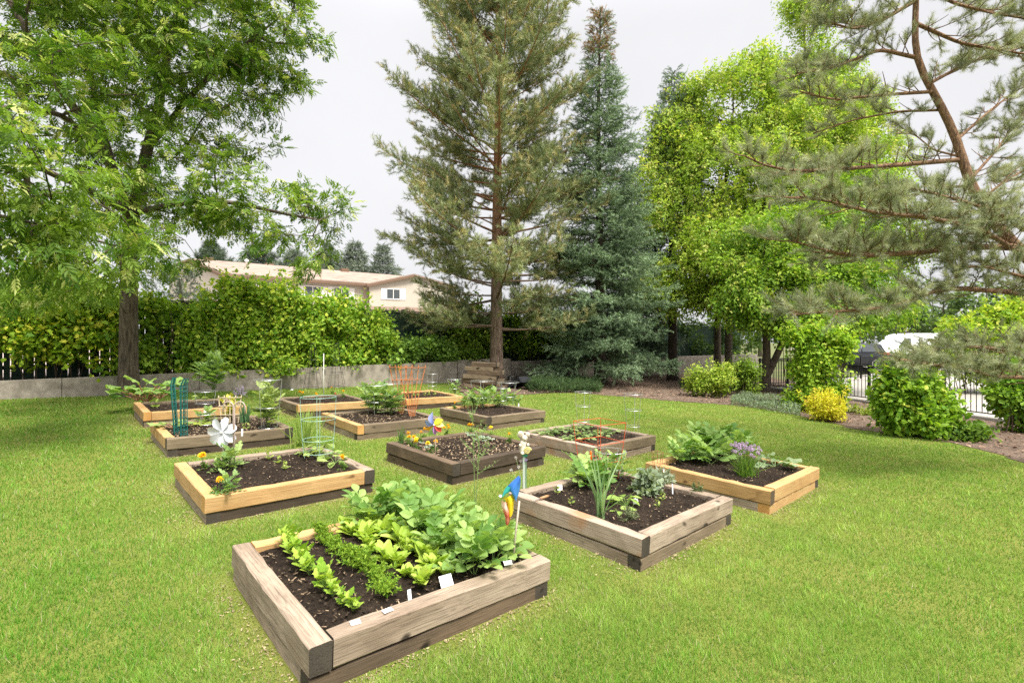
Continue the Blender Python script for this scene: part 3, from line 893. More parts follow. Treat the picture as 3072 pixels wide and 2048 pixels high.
tr4 = px_stem([(440, 450, yb + .1), (560, 300, yb), (640, 215, yb - .2), (740, 130, yb - .3), (830, 60, yb - .3)], [.075, .06, .05, .04, .02])
tr5 = px_stem([(330, 480, yb - .5), (200, 345, yb - 1.2), (60, 320, yb - 2.2), (-120, 330, yb - 3.0)], [.06, .05, .04, .03])
tr6 = px_stem([(385, 640, yb - .1), (250, 560, yb - 2.2), (150, 520, yb - 4.0), (80, 480, yb - 5.2)], [.075, .06, .045, .03])
tr7 = px_stem([(405, 640, yb), (520, 610, yb - .5), (680, 600, yb - .8), (840, 640, yb - .9), (960, 660, yb - 1.0)], [.07, .055, .045, .035, .02])
ash_blobs = [B(440, 120, 11.2, 1.9, 1.6), B(180, 60, 10.2, 1.9, 1.5), B(620, 60, 11, 1.7, 1.2), B(830, 60, 11, 1.15, .65), B(930, 110, 10.9, .55, .42), B(600, 230, 11, 1.5, 1.0),
             B(760, 240, 11.2, 1.0, .8), B(850, 270, 11.2, .55, .4), B(740, 390, 11.3, .75, .8), B(670, 470, 11, .85, .8), B(430, 330, 10.5, 1.5, 1.1), B(90, 330, 8.6, 1.3, .7, 1.5, .35), B(330, 260, 9.4, 1.1, .8),
             B(110, 560, 6.0, .85, .62), B(10, 470, 5.4, .7, .5), B(250, 620, 7.0, .8, .6), B(60, 720, 6.0, .8, .6), B(190, 790, 7.0, .8, .5), B(-60, 640, 5.4, .8, .8),
             B(420, 560, 10.2, 1.3, .9), B(560, 640, 10.5, 1.1, .75), B(700, 620, 10.6, .95, .7), B(820, 590, 10.6, .75, .6), B(900, 640, 10.4, .7, .6), B(1000, 640, 10.4, .42, .5), B(900, 740, 10.2, .6, .5), B(780, 730, 10.2, .7, .4),
             B(480, 745, 10, .9, .5), B(330, 760, 9.4, 1.1, .55), B(80, 830, 8.2, 1.0, .5), B(250, 870, 9.6, .8, .42),
             B(300, -200, 11, 2.6, 1.5), B(700, -180, 11, 2.0, 1.2), B(-150, 100, 9.5, 2.2, 2.0), B(460, -500, 11, 2.6, 1.8), B(400, 0, 13.2, 2.2, 1.8), B(250, 500, 12.4, 1.8, 1.4)]
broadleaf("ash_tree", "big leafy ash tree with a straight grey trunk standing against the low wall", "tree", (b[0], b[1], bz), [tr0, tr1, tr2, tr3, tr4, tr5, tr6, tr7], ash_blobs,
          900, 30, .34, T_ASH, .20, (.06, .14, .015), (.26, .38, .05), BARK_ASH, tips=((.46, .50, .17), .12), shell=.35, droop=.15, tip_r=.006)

# --- yellow-green maples on the right
def maple(label, base, stemspec, blobs, n, per, c0, c1, spread=.64, size=.22, tips=None, sh=.4):
    return broadleaf("maple_tree", label, "tree", base, stemspec, blobs, n, per, spread, T_ELDER, size, c0, c1, BARK_MAPLE, "young maples at the right border", tips, sh, .6, tip_r=.008)
ym = 21.0
bA = at(2152, 1118, ym); bA[2] = lawn_z(bA[0], bA[1]); bB = at(2186, 1118, ym - .6); bB[2] = lawn_z(bB[0], bB[1])
sA = px_stem([(2152, 1128, ym), (2154, 1000, ym), (2150, 880, ym), (2165, 700, ym), (2180, 500, ym), (2200, 330, ym)], [.15, .12, .11, .09, .06, .03])
sB = px_stem([(2186, 1130, ym - .6), (2184, 1000, ym - .6), (2192, 850, ym - .6), (2290, 640, ym - .5), (2330, 500, ym - .4), (2380, 330, ym)], [.15, .13, .11, .09, .06, .03])
maple("tall lime green maple whose crown fills the gap right of the spruces", bA, [sA, sB],
      [B(2180, 330, ym, 2.1, 1.7), B(2260, 220, ym, 1.2, .8), B(2080, 430, ym, 1.6, 1.5), B(2190, 520, ym - 1, 2.2, 1.7), B(2350, 400, ym, 1.8, 1.5), B(1985, 420, ym, .8, 1.3), B(1980, 560, ym - .5, .9, .9),
       B(2060, 640, ym - 1, 1.4, 1.0), B(2180, 720, ym - 2, 1.7, 1.2), B(2100, 800, ym - 2, 1.4, .9), B(2010, 870, ym - 1.5, 1.2, .8), B(2180, 880, ym - 2.4, 1.5, .7), B(2330, 560, ym, 1.7, 1.5), B(2440, 480, ym + 1, 1.6, 1.4),
       B(2060, 270, ym, .5, .6), B(2270, 190, ym, .45, .5), B(2100, 260, ym, .5, .6), B(2480, 350, ym + 1, 1.6, 1.5), B(2560, 460, ym + 2, 1.6, 1.5)],
      900, 46, (.16, .28, .03), (.44, .54, .085), tips=((.55, .55, .15), .12))
yc = 17.0
bC = ground(2297, 1176)
sC = px_stem([(2297, 1190, bC[1]), (2299, 1090, bC[1]), (2302, 1040, bC[1]), (2296, 960, bC[1]), (2290, 860, bC[1]), (2300, 700, bC[1]), (2310, 600, bC[1])], [.16, .135, .12, .10, .08, .06, .03])
sD = px_stem([(2300, 1130, bC[1]), (2320, 1090, bC[1] - .1), (2345, 1035, bC[1] - .2), (2362, 990, bC[1] - .2), (2420, 860, bC[1] - .4), (2480, 720, bC[1] - .4), (2520, 600, bC[1] - .3)], [.12, .11, .10, .09, .07, .05, .03])
maple("darker green maple with a forked trunk at the corner of the black railing", bC, [sC, sD],
      [B(2280, 760, 16.6, 1.5, 1.2), B(2250, 900, 16.2, 1.0, .8), B(2310, 930, 16.4, .9, .45), B(2420, 850, 16.6, 1.6, 1.0), B(2520, 760, 16.6, 1.4, 1.2), B(2540, 900, 16.4, 1.2, .6), B(2420, 960, 16.2, 1.1, .45), B(2600, 850, 17, 1.2, .9),
       B(2400, 680, 17, 1.5, 1.0), B(2560, 600, 17.5, 1.5, 1.2), B(2680, 720, 17.5, 1.2, 1.0), B(2500, 980, 16.0, .8, .35), B(2660, 930, 16.8, .8, .45), B(2420, 930, 15.8, 1.0, .5), B(2500, 950, 15.8, .9, .45), B(2360, 960, 16, .6, .4), B(2580, 930, 16.2, .8, .5), B(2350, 800, 17.5, 1.4, 1.0), B(2450, 760, 18, 1.6, 1.2)],
      640, 44, (.09, .20, .018), (.33, .48, .05), size=.20, tips=((.44, .48, .10), .10))
yE = 25.0
bE = at(2450, 1105, yE); bE[2] = lawn_z(bE[0], bE[1])
sE = px_stem([(2450, 1120, yE), (2440, 900, yE), (2430, 600, yE), (2425, 300, yE), (2410, 60, yE)], [.2, .17, .13, .09, .03])
maple("tallest pale green maple rising behind the leaning pine branches", bE, [sE],
      [B(2420, 40, yE, .9, 1.0), B(2365, 40, yE, .6, .7), B(2480, 10, yE, .8, 1.0), B(2440, 150, yE, 1.0, 1.0), B(2400, 240, yE, 1.0, .9), B(2500, 240, yE, 1.4, 1.3), B(2330, 250, yE, .7, .7), B(2450, 360, yE, 1.6, 1.3), B(2560, 330, yE, 1.4, 1.4), B(2620, 500, yE, 1.6, 1.6), B(2360, 330, yE, 1.2, 1.0)],
      380, 40, (.16, .28, .03), (.43, .54, .09), tips=((.5, .5, .15), .08))

# ------------------------------------------------------------------ conifers
T_PINE = [needle_twig(22, .85, .50, .060, .75) for _ in range(4)]
T_SPRU = [needle_twig(22, 1.0, .30, .075, 1.0) for _ in range(4)]
T_SHOOT = [needle_twig(46, .8, .58, .028, .72) for _ in range(4)]
T_CANDLE = [needle_twig(14, 1.0, .16, .05, .35) for _ in range(2)]

def conifer(name, label, base, height, crown0, prof, up0, up1, whorl, per, T, tw, cols, bark, r0, seed, group=None, flat=False, droop=0.0, tanz=None, trunk_pts=None, dens=1.0, taper=1.0, start=.22, tan=None):
    """trunk with whorls of boughs; prof(t) gives bough length for t = 0..1 up the crown"""
    r_ = np.random.default_rng(seed)
    root = thing(name, label, "tree", base, 0, group)
    gt, gc = Geo(), Geo()
    base = np.array(base)
    n = 26; tt = np.linspace(0, 1, n)
    P = base + np.stack([.05 * np.sin(tt * 5 + seed) * tt * 2, .05 * np.cos(tt * 4 + seed) * tt * 2, tt * height - .1], -1)
    rt = r0 * (1 - tt) ** taper * (1 + .35 * np.exp(-tt * 40)) + .012
    gt.tube(P, rt, 14)
    axis = lambda z: np.array([np.interp(z, P[:, 2] - base[2], P[:, k]) for k in range(3)])
    z = crown0; az = r_.uniform(0, 6.28)
    TP, TD, TN, TS, TC = [], [], [], [], []
    while z < height - .15:
        t = (z - crown0) / (height - crown0)
        for k in range(per):
            az += 2 * np.pi / per + r_.normal(0, .25)
            L = prof(t) * r_.uniform(.60, 1.08)
            if L < .12: continue
            inc = up0 + (up1 - up0) * t + r_.normal(0, .09)
            m = max(4, int(L / .22))
            s_ = np.linspace(0, 1, m)
            zz = z + r_.uniform(-.15, .15)
            hz = np.array([math.cos(az), math.sin(az), 0])
            sd_ = np.array([-hz[1], hz[0], 0])
            bend = r_.normal(0, .10)
            Q = axis(zz) + L * (s_[:, None] * math.cos(inc) * hz + (s_ * math.sin(inc) - droop * np.sin(s_ * 2.6) * .5 + .16 * s_ ** 3 * (1 if not flat else .5))[:, None] * np.array([0, 0, 1]) + bend * (s_ ** 2)[:, None] * sd_)
            br = np.linspace(max(.008, .0115 * L * (1.1 - .5 * t)), .005, m)
            gt.tube(Q, br, 5, cap=False)
            bt = r_.normal(0, .2)
            nb = max(4, int(L * 11 * dens))
            u = start + (1 - start) * ((np.arange(nb) + r_.random(nb)) / nb)
            side = np.where(np.arange(nb) % 2 == 0, 1, -1)
            p0 = np.stack([np.interp(u, s_, Q[:, j]) for j in range(3)], -1)
            ax_ = Q[-1] - Q[max(0, m - 3)]; ax_ = ax_ / np.linalg.norm(ax_)
            sl = (.34 + .24 * L) * (1.15 - u) * r_.uniform(.6, 1.15, nb) * (1 if not flat else 1.15)
            if flat:
                dv = ax_[None] * .75 + sd_[None] * side[:, None] * .8 + np.c_[np.zeros((nb, 2)), -.18 + r_.normal(0, .14, nb)]
            else:
                dv = ax_[None] * .75 + sd_[None] * (side * r_.uniform(.3, 1, nb))[:, None] + np.c_[np.zeros((nb, 2)), r_.normal(.22, .38, nb)]
            dv /= np.linalg.norm(dv, axis=1)[:, None]
            # side shoots, each carrying a run of tufts
            q0, q1 = p0, p0 + dv * sl[:, None]
            nt = np.maximum(2, (sl / (tw * .55)).astype(int))
            rep = np.repeat(np.arange(nb), nt)
            f = np.concatenate([(np.arange(c) + .6) / c for c in nt])
            pp = q0[rep] + (q1 - q0)[rep] * f[:, None] + r_.normal(0, tw * .16, (len(rep), 3))
            d2 = dv[rep] + r_.normal(0, .42, (len(rep), 3)); d2[:, 2] += .12 if not flat else -.05
            TP.append(pp); TD.append(d2); TN.append(r_.normal(size=(len(rep), 3)) + (0, 0, .5))
            TS.append(tw * r_.uniform(.8, 1.25, len(rep)))
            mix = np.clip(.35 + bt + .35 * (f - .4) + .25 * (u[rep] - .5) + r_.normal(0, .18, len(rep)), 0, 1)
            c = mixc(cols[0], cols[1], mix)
            if tan is not None:
                sT = r_.random(len(rep)) < tan[1] * np.clip(1.2 - t * .6, 0, 1)
                c[sT] = np.array(tan[0]) * r_.uniform(.75, 1.2, (sT.sum(), 1))
            if tanz is not None:
                sT = (pp[:, 2] - base[2] > tanz) & (r_.random(len(rep)) < .6); c[sT] = np.array((.30, .19, .09)) * r_.uniform(.6, 1.2, (sT.sum(), 1))
            TC.append(c * r_.uniform(.8, 1.15, (len(rep), 1)))
        z += whorl * (1 - .35 * t) * r_.uniform(.8, 1.2)
    TP, TD, TN, TS, TC = map(np.concatenate, (TP, TD, TN, TS, TC))
    kk = r_.integers(0, len(T), len(TP))
    for k in range(len(T)):
        s_ = kk == k
        gc.scatter(T[k], TP[s_], TD[s_], TN[s_], TS[s_], TC[s_])
    gt.obj("trunk", bark, root, True)
    gc.obj("crown", NEEDLE, root)
    return root

yp = 16.9
bp_ = at(1490, 1150, yp); bp_[2] = float(lawn_z(bp_[0], bp_[1]))
conifer("pine_tree", "tall olive green pine with a bare lower trunk rising behind the timber pile", bp_, 17.6, 1.95,
        lambda t: np.interp(t, [0, .06, .2, .35, .55, .7, .82, 1], [3.7, 4.1, 4.1, 3.7, 3.2, 2.8, 2.1, .3]), -.05, .95, .43, 5, T_PINE, .25,
        ((.13, .17, .075), (.36, .40, .20)), BARK_PINE, .215, 5, None, tan=((.42, .37, .18), .22), dens=1.3, start=.30)
ys = 18.2
bs = at(1800, 1160, ys); bs[2] = float(lawn_z(bs[0], bs[1]))
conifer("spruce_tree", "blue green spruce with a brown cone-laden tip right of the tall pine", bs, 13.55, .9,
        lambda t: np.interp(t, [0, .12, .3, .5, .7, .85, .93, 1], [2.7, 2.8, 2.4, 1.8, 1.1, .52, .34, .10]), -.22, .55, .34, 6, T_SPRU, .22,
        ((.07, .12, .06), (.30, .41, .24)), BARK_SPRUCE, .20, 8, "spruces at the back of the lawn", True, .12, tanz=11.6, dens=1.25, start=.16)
y2 = 21.5
b2 = at(2018, 1140, y2); b2[2] = float(lawn_z(b2[0], b2[1]))
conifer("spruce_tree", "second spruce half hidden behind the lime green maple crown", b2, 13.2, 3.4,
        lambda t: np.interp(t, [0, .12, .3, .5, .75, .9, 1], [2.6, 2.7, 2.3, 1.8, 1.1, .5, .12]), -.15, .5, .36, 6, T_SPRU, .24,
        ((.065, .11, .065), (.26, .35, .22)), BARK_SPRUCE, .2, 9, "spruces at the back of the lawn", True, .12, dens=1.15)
y3 = 23.5
b3 = at(1890, 1130, y3); b3[2] = float(lawn_z(b3[0], b3[1]))
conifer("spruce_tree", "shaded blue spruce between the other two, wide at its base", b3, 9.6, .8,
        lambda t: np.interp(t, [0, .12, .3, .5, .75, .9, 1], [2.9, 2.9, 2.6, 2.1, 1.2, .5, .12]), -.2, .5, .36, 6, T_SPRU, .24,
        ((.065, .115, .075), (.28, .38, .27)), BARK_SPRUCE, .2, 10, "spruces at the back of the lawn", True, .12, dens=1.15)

# --- the leaning pine whose branches enter from the right
def near_pine():
    r_ = np.random.default_rng(21)
    base = np.array([8.9, 6.7, float(lawn_z(8.9, 6.7))])
    root = thing("pine_tree", "leaning orange-barked pine whose long needled branches reach in from the right edge", "tree", base)
    gt, gc = Geo(), Geo()
    def tube(pts, r, n=16):
        P, rr = px_stem(pts, r, n); gt.tube(P, rr, 9, cap=False); return P
    tr = [at(3072, 770, 6.9), at(3000, 690, 7.0), at(2940, 610, 7.05), at(2905, 560, 7.05), at(2882, 440, 7.1), at(2830, 330, 7.2), at(2780, 240, 7.2), at(2742, 180, 7.3), at(2745, 90, 7.3), at(2752, -120, 7.35), at(2765, -420, 7.4), at(2780, -750, 7.4)]
    P = smooth_pts([base - (0, 0, .1), base + (-.25, .05, 1.0), base + (-.9, .1, 2.1)] + tr, 44)
    gt.tube(P, np.interp(np.linspace(0, 1, 44), [0, .2, .35, .5, .62, .8, 1], [.13, .10, .072, .052, .042, .030, .012]), 10)
    limbs = [([(2875, 480, 7.1), (2700, 495, 6.9), (2540, 505, 6.5), (2400, 515, 6.1), (2290, 500, 5.9), (2235, 468, 5.8)], .035, .35, 1.0, .40),
             ([(2745, 172, 7.3), (2640, 148, 7.1), (2500, 205, 6.8), (2390, 220, 6.6)], .03, .25, .9, .40),
             ([(2800, 275, 7.2), (2650, 285, 7.0), (2500, 300, 6.7), (2400, 275, 6.5)], .026, .35, .9, .38),
             ([(2830, 330, 7.2), (2690, 335, 7.4), (2560, 360, 7.6), (2440, 400, 7.7)], .02, .45, .6, .36),
             ([(3040, 740, 6.9), (2900, 742, 6.6), (2700, 762, 6.2), (2550, 768, 5.9), (2440, 742, 5.6), (2375, 722, 5.5)], .045, .12, 1.5, .50),
             ([(3060, 760, 6.9), (2950, 690, 6.2), (2780, 650, 5.8), (2620, 640, 5.5), (2480, 600, 5.4), (2400, 590, 5.3)], .035, .15, 1.5, .46),
             ([(3072, 690, 7.0), (3000, 640, 6.4), (2880, 600, 6.1), (2760, 570, 6.0)], .03, .2, 1.2, .42),
             ([(3120, 885, 7.2), (2950, 870, 6.7), (2820, 862, 6.3), (2700, 918, 6.0), (2560, 932, 5.7), (2440, 935, 5.5), (2378, 945, 5.4)], .04, .38, 1.0, .40),
             ([(3200, 880, 7.2), (3072, 830, 6.6), (2960, 800, 6.3), (2850, 800, 6.2)], .03, .15, .9, .40),
             ([(3300, 1160, 6.8), (3072, 1130, 6.4), (2990, 1132, 6.3), (2900, 1105, 6.1), (2780, 1092, 5.9), (2690, 1075, 5.8)], .035, .34, 1.3, .36),
             ([(3300, 1120, 6.8), (3072, 1060, 6.5), (2960, 1040, 6.4), (2840, 1040, 6.3), (2760, 1060, 6.2)], .03, .3, 1.2, .36),
             ([(2745, 70, 7.3), (2880, 130, 7.2), (3000, 150, 7.0), (3120, 170, 6.8)], .03, .2, 1.2, .45),
             ([(2750, 0, 7.3), (2650, 60, 7.0), (2560, 90, 6.8), (2470, 60, 6.6)], .03, .2, 1.0, .45),
             ([(2750, -60, 7.3), (2860, 10, 6.9), (2980, 40, 6.6), (3100, 60, 6.3)], .03, .2, 1.3, .45),
             ([(2752, -120, 7.3), (2660, -60, 7.0), (2560, -30, 6.7), (2460, 0, 6.5)], .03, .2, 1.1, .45),
             ([(2790, 250, 7.2), (2900, 190, 7.4), (3000, 160, 7.6), (3100, 120, 7.7)], .026, .35, .9, .40),
             ([(2870, 420, 7.1), (2960, 340, 7.6), (3050, 270, 8.0), (3130, 240, 8.2)], .022, .45, .8, .36),
             ([(2905, 545, 7.05), (2990, 450, 7.7), (3060, 350, 8.2), (3130, 290, 8.4)], .022, .35, .8, .36),
             ([(2940, 600, 7.05), (3020, 540, 7.8), (3090, 500, 8.3), (3160, 470, 8.4)], .022, .3, .9, .36),
             ([(2880, 470, 7.1), (2800, 450, 7.7), (2740, 400, 8.0), (2690, 400, 8.2)], .018, .5, .6, .34),
             ([(2905, 560, 7.05), (2820, 560, 7.5), (2720, 590, 7.6), (2640, 560, 7.6)], .02, .35, .8, .36)]
    TP, TD, TN, TS, TC, CP, CD, CS = [], [], [], [], [], [], [], []
    for pts, r0, f0, dn, ln in limbs:
        n = 22
        P, rr = px_stem(pts, [r0, r0 * .8, r0 * .55, .010], n)
        gt.tube(P, rr, 7, cap=False)
        Lt = np.linalg.norm(np.diff(P, axis=0), axis=1).sum()
        nb = int(Lt * 12 * dn)
        for k in range(nb):
            u = (k + r_.random()) / nb * .98 + .02
            i = u * (n - 1); i0 = min(int(i), n - 2)
            p = P[i0] + (P[i0 + 1] - P[i0]) * (i - i0)
            ax_ = P[i0 + 1] - P[i0]; ax_ /= np.linalg.norm(ax_)
            sdv = np.cross(ax_, (0, 0, 1)); sdv /= np.linalg.norm(sdv)
            sg = 1 if k % 2 else -1
            L = ln * r_.uniform(.55, 1.25) * (1.1 - .45 * u)
            d = ax_ * .8 + sdv * sg * r_.uniform(.3, 1.0) + np.array([0, 0, r_.normal(.18, .35)]); d /= np.linalg.norm(d)
            m = 5; s_ = np.linspace(0, 1, m)
            Q = p + d * L * s_[:, None] + np.outer(s_ ** 2, (r_.normal(0, .05), r_.normal(0, .05), .12 * L))
            gt.tube(Q, np.linspace(.008, .0035, m), 4, cap=False)
            if u < f0:
                if r_.random() < .6: continue          # bare twig near the trunk
            nt = r_.integers(5, 9)
            for j in range(nt):
                f = .35 + .65 * (j + r_.random() * .5) / nt if j < nt - 1 else 1.0
                q = Q[0] + (Q[-1] - Q[0]) * f
                q = np.array([np.interp(f, s_, Q[:, c]) for c in range(3)])
                d2 = d * .7 + r_.normal(0, .5, 3) + (0, 0, .35); d2 /= np.linalg.norm(d2)
                l2 = r_.uniform(.08, .17)
                gt.tube([q, q + d2 * l2 * .6], [.004, .003], 4, cap=False)
                TP.append(q); TD.append(d2); TN.append(r_.normal(size=3)); TS.append(l2)
                t = np.clip(r_.normal(.45, .28), 0, 1)
                TC.append(mixc((.16, .19, .105), (.44, .465, .28), t))
                TP.append(q + d2 * l2 * .55); TD.append(d2 + r_.normal(0, .25, 3)); TN.append(r_.normal(size=3)); TS.append(l2 * .9); TC.append(mixc((.17, .20, .11), (.48, .50, .31), t))
                if r_.random() < .16:
                    CP.append(q + d2 * l2 * 1.0); CD.append(d2 * .5 + (0, 0, 1.0)); CS.append(r_.uniform(.07, .14))
    TP, TD, TN, TS, TC = map(np.array, (TP, TD, TN, TS, TC))
    kk = r_.integers(0, 4, len(TP))
    for k in range(4):
        s_ = kk == k
        gc.scatter(T_SHOOT[k], TP[s_], TD[s_], TN[s_], TS[s_], TC[s_])
    gc.scatter(T_CANDLE[0], CP, CD, r_.normal(size=(len(CP), 3)), CS, mixc((.36, .37, .24), (.47, .40, .25), r_.random(len(CP))))
    gt.obj("trunk", BARK_NEAR, root, True)
    gc.obj("crown", NEEDLE, root)
near_pine()

# --- trees far behind the houses and beyond the parking lot
def far_conifer(label, px, ytop, Y, w, seed, cols, zb=.7, kind="spruce_tree", up=-.1):
    b_ = at(px, 1024, Y); b_[2] = zb
    H = EYE + (1024 - ytop) / F * Y - zb
    conifer(kind, label, b_, H, H * .12, lambda t: np.interp(t, [0, .1, .6, 1], [w * 1.5, w * 1.5, w * .95, .2]), up, .5, .75, 5, T_SPRU if kind == "spruce_tree" else T_PINE, .9 if Y > 50 else .42, cols, BARK_SPRUCE, .22, seed, "distant trees behind the houses", kind == "spruce_tree", .1, dens=.45)
HZ = ((.11, .14, .11), (.25, .29, .22))
far_conifer("distant pointed spruce showing just left of the tall pine above the roof end", 1068, 725, 88, 3.8, 31, HZ)
far_conifer("distant pointed spruce partly behind the tall pine's left boughs", 1150, 735, 90, 3.6, 32, HZ)
far_conifer("distant rounded pine behind the middle of the townhouse roof", 775, 735, 88, 5.6, 33, HZ, kind="pine_tree", up=.2)
far_conifer("distant bushy pine near the roof vent pipe", 880, 755, 90, 5.2, 34, HZ, kind="pine_tree", up=.2)
far_conifer("distant dark pine at the left end of the roof under the ash leaves", 630, 735, 78, 4.6, 35, ((.06, .09, .06), (.13, .17, .11)), kind="pine_tree", up=.2)
far_conifer("distant pine between two others over the roof ridge", 985, 742, 92, 4.8, 36, HZ, kind="pine_tree", up=.2)
far_conifer("small blue-green pine in front of the townhouse gable", 545, 805, 25, 1.5, 37, ((.05, .075, .05), (.13, .18, .12)), kind="pine_tree", up=.1)
for k, (px, yt, Y, r) in enumerate(((2690, 905, 60, 4.5), (2830, 880, 62, 5.0), (2960, 850, 60, 5.5), (3090, 870, 58, 5.0), (2560, 900, 66, 4.5), (2420, 890, 66, 5), (2280, 860, 62, 5))):
    base = at(px, 1024, Y); base[2] = -.3
    zt = EYE + (1024 - yt) / F * Y
    st = (smooth_pts([base, base + (0, 0, zt * .5), base + (0, 0, zt * .9)], 8), np.linspace(.25, .06, 8))
    broadleaf("round_tree", "distant round tree %s beyond the parking lot" % ("behind the white van", "over the van's roof end", "seen past the lime shrub", "at the edge past the pine limb", "glimpsed left of the dark car", "hidden behind the maple leaves", "far behind the forked maple")[k], "tree", base, [st],
              [(base[0], base[1], zt * .62, r, r, zt * .4)], 70, 24, 1.0, [T_DIAW], .62, (.07, .12, .045), (.18, .26, .09), BARK_MAPLE, "distant trees beyond the parking lot", tip_r=.02)

# ------------------------------------------------------------------ shrubs
def shrub(name, label, cat, base, blobs, n, temps, size, c0, c1, group=None, tips=None, stems=7, up=.9, droop=.2, sh=.62, sprays=0):
    base = np.array(base, float)
    root = thing(name, label, cat, base, 0, group)
    nb_ = []
    for b_ in blobs:
        c_, r_ = np.array(b_[:3]), np.array(b_[3:6])
        nb_.append((*c_, *(r_ * .66)))
        for u in unit(8):
            s_ = rng.uniform(.18, .48); nb_.append((*(c_ + u * r_ * (1 - s_) * rng.uniform(.85, 1.28)), *(r_ * s_)))
    blobs = nb_
    BB = np.array([b_[:6] for b_ in blobs])
    for k in range(stems + 3):
        b_ = BB[rng.integers(len(BB))]
        e = b_[:3] + unit(1)[0] * b_[3:] * .75
        s0 = np.array([base[0] + (b_[0] - base[0]) * .7 + rng.normal(0, .06), base[1] + (b_[1] - base[1]) * .7 + rng.normal(0, .06), base[2] - .03])
        Geo().tube(smooth_pts([s0, (s0 + e) / 2 + rng.normal(0, .08, 3), e], 7), np.linspace(.014, .005, 7), 5, cap=False).obj("stem", TWIG, root, True)
    gf = Geo()
    # clumps over the blobs' shells
    T, kb = blob_targets(blobs, n // 14, sh)
    out = (T - BB[kb, :3]) / BB[kb, 3:]
    out /= np.linalg.norm(out, axis=1)[:, None] + 1e-6
    ok = T[:, 2] > base[2] + .02
    T, out, kb = T[ok], out[ok], kb[ok]
    if sprays:
        i = rng.choice(len(T), sprays)
        hi = T[i] + np.c_[rng.normal(0, .08, (sprays, 2)), rng.uniform(.12, .42, sprays)]
        for a, b_ in zip(T[i], hi): gf.tube([a, b_], [.005, .003], 4, tint=(.12, .10, .05), cap=False)
        T = np.concatenate([T, hi, (T[i] + hi) / 2]); out = np.concatenate([out, out[i], out[i]])
    idx = np.repeat(np.arange(len(T)), 14); m = len(idx)
    P = T[idx] + unit(m) * (size * rng.uniform(1.5, 2.6, len(T))[idx] * rng.random(m) ** .5)[:, None]
    P[:, 2] = np.maximum(P[:, 2], base[2] + .01)
    D = out[idx] * .8 + unit(m) * .8; D[:, 2] -= droop
    N = out[idx] * .6 + unit(m) * .65 + (0, 0, up * .55)
    cl = rng.normal(0, .2, len(T))[idx]
    C = mixc(c0, c1, np.clip(.45 + cl + rng.normal(0, .2, m), 0, 1)) * rng.uniform(.8, 1.18, (m, 1))
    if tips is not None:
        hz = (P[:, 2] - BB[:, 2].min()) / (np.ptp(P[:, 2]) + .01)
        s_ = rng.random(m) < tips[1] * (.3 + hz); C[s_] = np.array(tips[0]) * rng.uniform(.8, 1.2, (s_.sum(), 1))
    kk = rng.integers(0, len(temps), m)
    for k, t in enumerate(temps):
        s_ = kk == k
        gf.scatter(t, P[s_], D[s_], N[s_], size * rng.uniform(.45, 1.25, s_.sum()), C[s_])
    gf.obj("foliage", LEAF, root)
    return root

def hb(px, py, off, r, rz, lw=None):
    """blob behind the wall: pixel column px, height row py, off metres behind the wall line"""
    u = (px - 1536) / F
    # intersect the ray with the line offset from the wall
    o_ = WA + WN * off
    t = (u * o_[1] - o_[0]) / (WD[0] - u * WD[1])
    p = o_ + WD * t
    z = EYE + (1024 - py) / F * p[1]
    return (p[0], p[1], z, r, lw or .5, rz)
def hedge(label, items, n, c0, c1, tips, size=.115, temps=None, sprays=40, cat="shrub"):
    bl = [hb(*i) for i in items]
    m = np.mean(bl, axis=0)
    return shrub("hedge_shrub", label, cat, (m[0], m[1], .70), bl, n, temps or [T_LOBE, T_DIAW], size, c0, c1, "shrubs along the top of the retaining wall", tips, 9, sprays=sprays)
GR0, GR1 = (.12, .26, .022), (.40, .54, .07)
def row(x0, x1, step, tops, bot, off=.7):
    out = []
    tx, ty = [t[0] for t in tops], [t[1] for t in tops]
    for px in np.arange(x0, x1, step):
        tp_ = np.interp(px, tx, ty) + rng.normal(0, 10); h = bot - tp_
        for f in (.14, .42, .72, .93):
            r_ = rng.uniform(.30, .50)
            out.append((px + rng.normal(0, step * .4), tp_ + h * f + rng.normal(0, 8), off + rng.normal(0, .12) - .22 * f, r_, r_ * rng.uniform(.6, .95)))
    return out
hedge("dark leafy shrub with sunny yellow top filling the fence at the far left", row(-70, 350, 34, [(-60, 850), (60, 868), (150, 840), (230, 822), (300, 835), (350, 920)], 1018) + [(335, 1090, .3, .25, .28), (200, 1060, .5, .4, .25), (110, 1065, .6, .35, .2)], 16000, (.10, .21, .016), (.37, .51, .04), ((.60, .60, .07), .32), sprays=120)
hedge("small shrub just right of the ash trunk with gaps showing fence slats", [(440, 950, .75, .42, .45), (495, 925, .75, .32, .3), (425, 1060, .6, .25, .45), (470, 1085, .7, .3, .25)], 2600, GR0, GR1, ((.36, .42, .05), .15), sprays=20)
hedge("tallest bright green shrub hiding the left half of the townhouse", row(585, 880, 30, [(580, 985), (620, 880), (655, 845), (720, 850), (800, 872), (870, 885)], 1120) + [(710, 1110, .2, .3, .3), (872, 1125, .05, .22, .35)], 17000, GR0, GR1, ((.52, .58, .08), .22), sprays=260)
hedge("bright green shrub with bare twigs left of the rounded peony clump", row(895, 1165, 32, [(890, 890), (950, 890), (1005, 868), (1060, 905), (1120, 945), (1165, 985)], 1110), 14000, GR0, GR1, ((.52, .58, .08), .18), sprays=220)
hedge("low lush peony-like clump with dark leaves on the wall top", [(1220, 1045, .5, .75, .35), (1300, 1045, .5, .7, .35), (1190, 1075, .35, .5, .2), (1330, 1070, .4, .5, .22)], 4200, (.09, .19, .03), (.30, .45, .09), None, .13, [T_OVAL, T_DIAW], 0)
